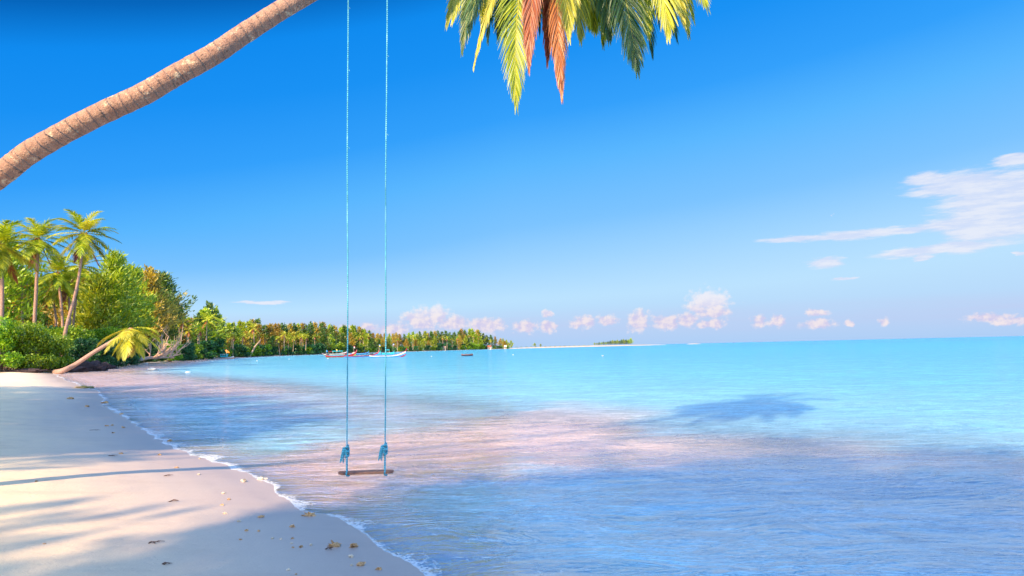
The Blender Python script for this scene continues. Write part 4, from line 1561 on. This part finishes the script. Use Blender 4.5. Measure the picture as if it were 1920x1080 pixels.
def shade(x, y, s, kind, lab):
    z = ground_z(x, y)
    z = max(z, 0)
    if kind == 'c':
        place(CN[k % 2], Vector((x, y, z)), rn.uniform(0, 6.28), s, lab, 'casuarina', 'trees shading the beach, outside the picture')
    elif kind == 's':
        place(SN[0], Vector((x, y, z)), rn.uniform(0, 6.28), s, lab, 'shrub', 'trees shading the beach, outside the picture')


where = ['behind the viewer', 'left of the viewer', 'far left along the beach']
for i, (x, y, s, kd) in enumerate([(-5.2, -5.8, 0.80, 'c'), (-3.5, -8.5, 0.86, 'c'), (-1.2, -12.5, 0.98, 'c'), (-9.0, -8.8, 0.88, 'c'), (1.5, -15, 1.0, 'c'),
                                  (-15.5, 0.5, 0.82, 'c'), (-17.3, 4, 0.86, 'c'), (-19.6, 8, 0.85, 'c'), (-22.5, 12, 0.85, 'c'), (-26, 5, 1.0, 'c'), (-26.5, 16, 0.9, 'c'), (-31, 21, 0.95, 'c')]):
    k = i
    shade(x, y, s, kd, f'{ORD[i]} casuarina of the row outside the picture that shades the near beach')

# ------------------------------------------------------------------ boats
def paint(name, c, r_=0.45):
    return simple(name, c, r_, 0.15, 2)


P_ = {n: paint('paint_' + n, c) for n, c in dict(white=(0.56, 0.58, 0.60), red=(0.34, 0.02, 0.03), blue=(0.02, 0.25, 0.62), green=(0.08, 0.40, 0.10), teal=(0.02, 0.45, 0.48),
                                                 pink=(0.66, 0.12, 0.16), yellow=(0.85, 0.66, 0.03), dark=(0.04, 0.04, 0.07), rust=(0.42, 0.10, 0.05), orange=(0.80, 0.28, 0.05), cream=(0.80, 0.70, 0.50)).items()}


def hull_bands(L, W, bands, bow=1.3, stern=0.35, root=None):
    """bands: list of (z0,z1,material,name) as fractions of the freeboard"""
    n = 26

    def sec(u, v):                      # u along 0..1 (bow at 1), v 0 keel..1 gunwale
        hw = W / 2 * (math.sin(math.pi * min(1, 0.12 + 0.88 * u) ** 0.9) ** 0.55 if u < 0.98 else 0.12)
        hw = W / 2 * max(0.05, (1 - max(0, (u - 0.45) / 0.55) ** 2.2)) * (0.72 + 0.28 * min(1, u / 0.3))
        sheer = 0.42 + stern * max(0, 1 - u / 0.25) ** 2 * 0.6 + 0.62 * bow * max(0, (u - 0.5) / 0.5) ** 2.4
        keel = -0.25 + (bow * 0.42) * max(0, (u - 0.82) / 0.18) ** 1.5
        z = keel + (sheer - keel) * v
        return (u - 0.5) * L, hw * (v ** 0.55) if v > 0 else 0, z
    for (a, b_, mt, nm) in bands:
        mb_ = MB()
        for sg in (1, -1):
            vs, fs = [], []
            m_ = 4
            for i in range(n + 1):
                for j in range(m_ + 1):
                    x, y, z = sec(i / n, a + (b_ - a) * j / m_)
                    vs.append((x, sg * y, z))
            for i in range(n):
                for j in range(m_):
                    q = (i * (m_ + 1) + j, (i + 1) * (m_ + 1) + j, (i + 1) * (m_ + 1) + j + 1, i * (m_ + 1) + j + 1)
                    fs.append(q if sg > 0 else q[::-1])
            mb_.add(vs, fs)
        mb_.build(nm, mt, root, True)
    # deck inside
    dk = MB()
    vs, fs = [], []
    for i in range(n + 1):
        x, y, z = sec(i / n, 0.72)
        vs += [(x, -y * .97, z), (x, y * .97, z)]
    for i in range(n):
        fs.append((2 * i, 2 * i + 2, 2 * i + 3, 2 * i + 1))
    dk.add(vs, fs)
    dk.build('deck', P_['dark'], root)
    # stern board
    sb = MB()
    pr = [sec(0, v) for v in (0, .25, .5, .75, 1)]
    sb.add([(p[0], -p[1], p[2]) for p in pr] + [(p[0], p[1], p[2]) for p in reversed(pr)], [tuple(range(10))])
    sb.build('transom', bands[-1][2], root)
    return sec


def longtail(px0, px1, py, lab, bands, flags=(), canopy=None, D=None, bow=1.5, group='longtail boats moored off the wood', post=None):
    c = gnd((px0 + px1) / 2, py)
    if D:
        c = G((px0 + px1) / 2, D)
        c.z = 0
    L = (px1 - px0) / F * c.y
    root = empty('longtail_boat', (c.x, c.y, 0.0), rn.uniform(-.12, .12))
    tag(root, lab, 'boat', group)
    sec = hull_bands(L, 0.17 * L, bands, bow, 0.35, root)
    x, y, z = sec(1, 1)
    b_ = MB()
    b_.tube([(x - .5, 0, z - .35), (x, 0, z), (x + .22, 0, z + .55), (x + .2, 0, z + .75)], [0.12, 0.11, 0.09, 0.05], 6)
    b_.build('bow_post', post or bands[-1][2], root, True)
    e = MB()
    e.box((-L / 2 + 0.5, 0, 0.85), (0.7, 0.45, 0.45))
    e.tube([(-L / 2 + 0.3, 0, 0.8), (-L / 2 - 1.6, 0.1, 0.35)], 0.05, 5)
    e.tube([(-L / 2 + 0.6, 0, 0.95), (-L / 2 + 1.5, 0, 1.25)], 0.03, 5)
    e.build('engine', P_['dark'], root)
    th = MB()
    for u in (0.25, 0.42, 0.6):
        sx, sy, sz = sec(u, 0.9)
        th.box((sx, 0, sz), (0.28, sy * 1.9, 0.05))
    th.build('thwart', P_['cream'], root)
    if canopy:
        cb_ = MB()
        vs, fs = [], []
        for i in range(2):
            for j in range(7):
                a = math.pi * j / 6
                vs.append((-L * .22 + i * L * .34, -math.cos(a) * .085 * L, 1.75 + 0.25 * math.sin(a)))
        for j in range(6):
            fs.append((j, j + 1, 8 + j, 7 + j))
        cb_.add(vs, fs)
        o_ = cb_.build('canopy', canopy, root)
        sm_ = o_.modifiers.new('solid', 'SOLIDIFY')
        sm_.thickness = 0.05
        for i in range(2):
            for sg in (-1, 1):
                q = MB()
                q.tube([(-L * .21 + i * L * .32, sg * .08 * L, 0.4), (-L * .21 + i * L * .32, sg * .08 * L, 1.78)], .035, 5)
                q.build('canopy_post', P_['cream'], root)
    for fx, hgt, cols in flags:
        q = MB()
        q.tube([(fx * L, 0, .4), (fx * L, 0, hgt)], .03, 5)
        pole = q.build('flag_pole', P_['white'], root)
        fl = MB()
        fh = 0.95 / len(cols)
        for ci, cm in enumerate(cols):
            g = MB()
            vs, fs = [], []
            for i in range(6):
                u = i / 5
                for zz in (0, 1):
                    vs.append((fx * L + 0.03 + u * 0.55, 0.10 * math.sin(u * 6), hgt - (ci + zz) * fh - 0.25 * u))
            for i in range(5):
                fs.append((2 * i, 2 * i + 1, 2 * i + 3, 2 * i + 2))
            g.add(vs, fs)
            g.build('flag', cm, pole)
    return root


longtail(693, 761, 669.8, 'white longtail boat with blue and red upswept bow, nearest and rightmost of the moored ones',
         [(0, .30, P_['red'], 'keel'), (.30, .62, P_['blue'], 'lower_hull'), (.62, .94, P_['white'], 'hull'), (.94, 1, P_['pink'], 'gunwale')], bow=1.75, post=P_['red'])
longtail(646, 709, 669.3, 'blue longtail boat with a red gunwale, between the two swing ropes',
         [(0, .62, P_['blue'], 'hull'), (.62, .98, P_['red'], 'gunwale'), (.98, 1, P_['pink'], 'rail')], bow=1.3)
longtail(611, 668, 670.0, 'red longtail boat with a green bottom, nearest boat left of the left swing rope',
         [(0, .45, P_['green'], 'keel'), (.45, .92, P_['red'], 'hull'), (.92, 1, P_['pink'], 'gunwale')], bow=1.6)
longtail(608, 664, 665.4, 'longtail boat with pale hull and colourful cloths, just behind the red and green one',
         [(0, .4, P_['teal'], 'keel'), (.4, .9, P_['cream'], 'hull'), (.9, 1, P_['red'], 'gunwale')],
         [(-.42, 2.6, [P_['blue']]), (-.1, 2.9, [P_['yellow'], P_['pink']]), (0.0, 2.4, [P_['red']])], P_['teal'], bow=1.4)
longtail(604, 650, 664.0, 'farther red and white longtail boat at the left of the moored group',
         [(0, .5, P_['red'], 'keel'), (.5, 1, P_['white'], 'hull')], [(.1, 2.6, [P_['orange']])], P_['red'])
longtail(655, 689, 660.8, 'low blue boat with a pink flag close to the far shore',
         [(0, .6, P_['dark'], 'keel'), (.6, 1, P_['blue'], 'hull')], [(-.30, 4.2, [P_['pink'], P_['white']])], D=330, bow=1.0)
longtail(696, 712, 660.3, 'small blue boat flying a yellow and blue flag',
         [(0, .5, P_['blue'], 'keel'), (.5, 1, P_['teal'], 'hull')], [(.35, 4.6, [P_['blue'], P_['yellow']])], D=330, bow=1.0)
longtail(715, 737, 659.3, 'teal boat flying a red, white and blue flag near the right swing rope',
         [(0, .5, P_['teal'], 'keel'), (.5, 1, P_['teal'], 'hull')], [(.42, 5.0, [P_['blue'], P_['white'], P_['red']])], P_['teal'], D=340, bow=1.0)

# dark dinghy
c = gnd(876, 667.6)
dg = empty('dinghy', (c.x, c.y, 0), 0.05)
tag(dg, 'small dark empty dinghy floating alone right of the moored boats', 'boat')
hull_bands(2.6, 1.0, [(0, .8, P_['dark'], 'hull'), (.8, 1, simple('brown_rail', (.25, .1, .08)), 'gunwale')], 0.15, 0.2, dg)
e = MB()
for x in (-.6, .1, .7):
    e.box((x, 0, .34), (.22, .8, .04))
e.build('thwart', P_['dark'], dg)

# little motor boat by the shore, left
c = gnd(417, 672.8)
mbt = empty('motor_boat', (c.x, c.y, 0), 0.05)
tag(mbt, 'white motor boat with a turquoise cabin beside the left shore', 'boat')
sec = hull_bands(42 / F * c.y, 2.2, [(0, .45, P_['orange'], 'keel'), (.45, 1, P_['white'], 'hull')], 0.8, .3, mbt)
e = MB()
e.box((0.6, 0, 1.15), (2.2, 1.5, 0.95))
cab = e.build('cabin', P_['teal'], mbt)
for x in (-.05, .6, 1.25):
    w = MB()
    w.box((x, -.76, 1.25), (.45, .03, .4))
    w.build('window', P_['dark'], cab)
e = MB()
e.box((0.6, 0, 1.68), (2.6, 1.8, 0.08))
e.build('cabin_roof', P_['white'], mbt)
e = MB()
e.tube([(1.4, 0, 1.7), (1.4, 0, 3.4)], .05, 5)
e.build('mast', P_['cream'], mbt)
e = MB()
e.add([(1.4, 0, 3.3), (1.4, 0, 2.2), (2.6, .1, 2.0), (2.3, .1, 2.6), (0.9, -.1, 3.1)], [(0, 4, 1), (0, 1, 2, 3)])
o_ = e.build('furled_cloth', P_['orange'], mbt)
o_.modifiers.new('solid', 'SOLIDIFY').thickness = 0.06
e = MB()
e.box((-2.2, 0, .9), (.8, .8, .5))
e.build('crate', P_['orange'], mbt)

# floats
for i, (px, py, s, lab) in enumerate([(482, 677.3, .42, 'round white float in the bay between the motor boat and the moored boats, nearest one'),
                                      (445, 676.2, .28, 'small white float just right of the motor boat'), (398, 677.8, .22, 'tiny white float left below the motor boat'),
                                      (542, 674.0, .34, 'white float halfway between the motor boat and the moored boats'),
                                      (615, 673.2, .40, 'white float under the stern of the red and green longtail'),
                                      (809, 669.0, .30, 'white float right of the white longtail bow'), (962, 666.0, .34, 'white float below the headland tip'),
                                      (1130, 668.2, .34, 'white float far right, below the sandbank trees'), (700, 664.2, .25, 'tiny white float between the moored boats and the far ones')]):
    p = gnd(px, py)
    s *= 0.34
    o = lumpy(70 + i, s * 1.2, s, s * .8, .12, 10).build('float', P_['white'], None, True)
    o.location = (p.x, p.y, .1)
    tag(o, lab, 'float', 'white floats on the bay')

# huts on the headland
def hut(px, D, w, lab, roofm):
    p = G(px, D)
    root = empty('hut', p)
    tag(root, lab, 'hut')
    q = MB()
    q.box((0, 0, 1.3), (w, 4, 2.6))
    wl = q.build('wall', P_['cream'], root)
    q = MB()
    a, b_ = w / 2 + .7, 2.7
    q.add([(-a, -b_, 2.9), (a, -b_, 2.9), (a, b_, 2.9), (-a, b_, 2.9), (-a * .8, 0, 5), (a * .8, 0, 5)], [(0, 1, 5, 4), (2, 3, 4, 5), (1, 2, 5), (3, 0, 4), (3, 2, 1, 0)])
    q.build('roof', roofm, root)
    for x in (-w / 4, w / 4):
        q = MB()
        q.box((x, -2.02, 1.6), (1.0, .06, 1.0))
        q.build('window', P_['dark'], root)
    q = MB()
    q.box((0, -2.02, 1.05), (.9, .06, 2.1))
    q.build('door', P_['dark'], root)


hut(915, 905, 4.5, 'hut with a red roof among the trees near the headland tip', P_['rust'])
hut(945, 955, 2.5, 'small cream roofed hut at the very tip of the headland', P_['cream'])
hut(831, 775, 3, 'low pale hut under the trees on the far shore, left of the dark dinghy', M_WOOD)

# ------------------------------------------------------------------ coral pieces, twigs and leaves on the sand
M_CORAL = simple('coral', (0.66, 0.42, 0.22), 0.85, 0.45, 25, 0.8, col2=(0.36, 0.20, 0.10))
M_CORAL2 = simple('pale_coral', (0.80, 0.66, 0.50), 0.85, 0.35, 25, 0.8)
M_TWIG = simple('wet_twig', (0.12, 0.06, 0.04), 0.7, 0.4, 20)


def sandpt(px, py):
    z = 0.05
    for _ in range(6):
        p = gnd(px, py, z)
        z = max(ground_z(p.x, p.y), 0)
    return p


coral = [(581, 967, 11, 0, 'tan coral chunk washed by the foam edge, biggest piece at the water line'),
         (664, 1025, 10, 0, 'flat tan coral piece nearest the water at lower centre'), (658, 1044, 6, 1, 'pale coral bit below the flat tan piece'),
         (676, 1060, 9, 0, 'long tan coral piece low in the picture'), (660, 1060, 4, 1, 'small pale coral bit left of the long tan piece'),
         (710, 1068, 6, 0, 'tan coral bit closest to the water at the bottom edge'), (564, 1026, 5, 0, 'small tan coral bit left of the twiggy debris'),
         (548, 988, 6, 0, 'tan coral bit below and left of the water line chunk'), (490, 970, 6, 0, 'tan coral bit at mid beach left of the water line chunk'),
         (485, 996, 4, 0, 'right one of two small coral bits on grey sand'), (462, 995, 4, 0, 'left one of two small coral bits on grey sand'),
         (449, 978, 5, 1, 'pale coral bit above the two small ones'), (451, 1012, 3, 0, 'tiny dark coral bit under the two small ones'),
         (429, 937, 4, 0, 'lone coral bit on the sunlit sand, lower'), (417, 947, 4, 0, 'coral bit beside a faint dip on the sunlit sand'),
         (419, 925, 4, 1, 'pale coral bit on the sunlit sand, upper'), (458, 903, 7, 1, 'cream coral piece in the foam left of the swing'),
         (490, 899, 7, 1, 'cream coral piece in the shallow foam right of the other cream one'), (511, 1010, 4, 1, 'pale bit of the loose row, left end'),
         (526, 1011, 3, 1, 'tiny pale bit in the middle of the loose row'), (548, 1010, 3.4, 0, 'tan bit at the right end of the loose row'),
         (583, 1022, 4.5, 1, 'pale shell bit left of the twiggy debris'), (541, 1069, 4, 1, 'pale bit near the bottom edge, left'),
         (555, 1077, 3, 0, 'tan bit touching the bottom edge'), (422, 963, 5, 1, 'pale shell pair lying above faint crab marks'),
         (547, 1019, 3, 1, 'tiny pale bit just under the loose row'), (549, 1027, 3.5, 0, 'tan bit under the tiny pale one'),
         (331, 877, 3.5, 0, 'dark coral bit just above the trunk shadow'), (373, 890, 4, 1, 'pale bit at the end of the trunk shadow'),
         (299, 853, 4, 0, 'coral bit beside the wet film, left'), (318, 827, 5, 0, 'coral bit at the edge of the blue water'),
         (231, 802, 4, 0, 'dark bit nearest the wavy water edge, upper'), (228, 777, 4, 0, 'brown bit in the shallow film, upper left'),
         (210, 798, 3.5, 0, 'dark bit right of a twin one on shaded sand'), (200, 799, 4, 0, 'dark bit left of a twin one on shaded sand'),
         (212, 812, 3, 0, 'tiny dark bit below the twins'), (227, 851, 4.5, 0, 'lone dark bit on the wide shaded sand'),
         (132, 748, 6, 0, 'dark weed clump far up the beach, left'), (163, 763, 6, 0, 'dark weed clump far up the beach, right'),
         (196, 756, 5, 0, 'brown bit at the far water edge'), (68, 903, 3.5, 0, 'dark bit in the trunk shadow at the left'),
         (84, 1020, 3.0, 0, 'faint brown bit low at the left'), (375, 860, 3.0, 1, 'pale bit in the wet film')]
for i, (px, py, w, mt, lab) in enumerate(coral):
    p = sandpt(px, py)
    dist = p.y
    s = 0.85 * w / F * dist
    o = lumpy(500 + i, s, s * 0.7, s * 0.48, 0.55, 12).build('coral_fragment', (M_CORAL, M_CORAL2)[mt], None, False)
    o.location = (p.x, p.y, p.z + s * 0.15)
    o.rotation_euler = (0, 0, i * 1.3)
    tag(o, lab, 'coral', 'coral pieces on the sand')
tw = [(626, 1024, 0.12, 'twiggy debris pile between the coral pieces at lower centre'), (614, 1030, 0.10, 'dark reddish twig lying at the left end of the debris'),
      (311, 893, 0.16, 'dark twig lying in the trunk shadow'), (211, 855, 0.20, 'thin crossed twigs on the shaded sand'),
      (178, 807, 0.30, 'scattered dry twigs on the upper shaded sand'), (289, 1018, 0.14, 'dry brown leaf stalk low on the beach'),
      (313, 1058, 0.10, 'small dark twig near the bottom of the beach'), (326, 940, 0.16, 'reddish dry leaf stalk on the sunlit sand')]
for i, (px, py, L, lab) in enumerate(tw):
    p = sandpt(px, py)
    r = random.Random(i + 90)
    m_ = MB()
    for q in range(7 if i == 0 else 3):
        a = r.uniform(-.5, .5) + (r.choice((0, 2.5)) if i == 0 else 0)
        d = Vector((math.cos(a), math.sin(a), r.uniform(0, .5 if i == 0 else .12)))
        L = tw[i][2] * 0.6
        o0 = Vector((r.uniform(-.4, .4) * L, r.uniform(-.3, .3) * L, 0.006))
        m_.tube([o0 - d * L * .4, o0 + Vector((0, 0, .01)), o0 + d * L * .6], [0.003, 0.004, 0.002], 5)
    if i == 0:
        l_ = lumpy(600, .045, .035, .035, .5, 10)
        m_.add(np.concatenate(l_.V), l_.Fc)
    o = m_.build('twig', M_TWIG if i else M_CORAL, None, True)
    o.location = p
    tag(o, lab, 'twig')

# remove the prototypes
for pr in protos:
    for ch in list(pr.children):
        bpy.data.objects.remove(ch)
    bpy.data.objects.remove(pr)
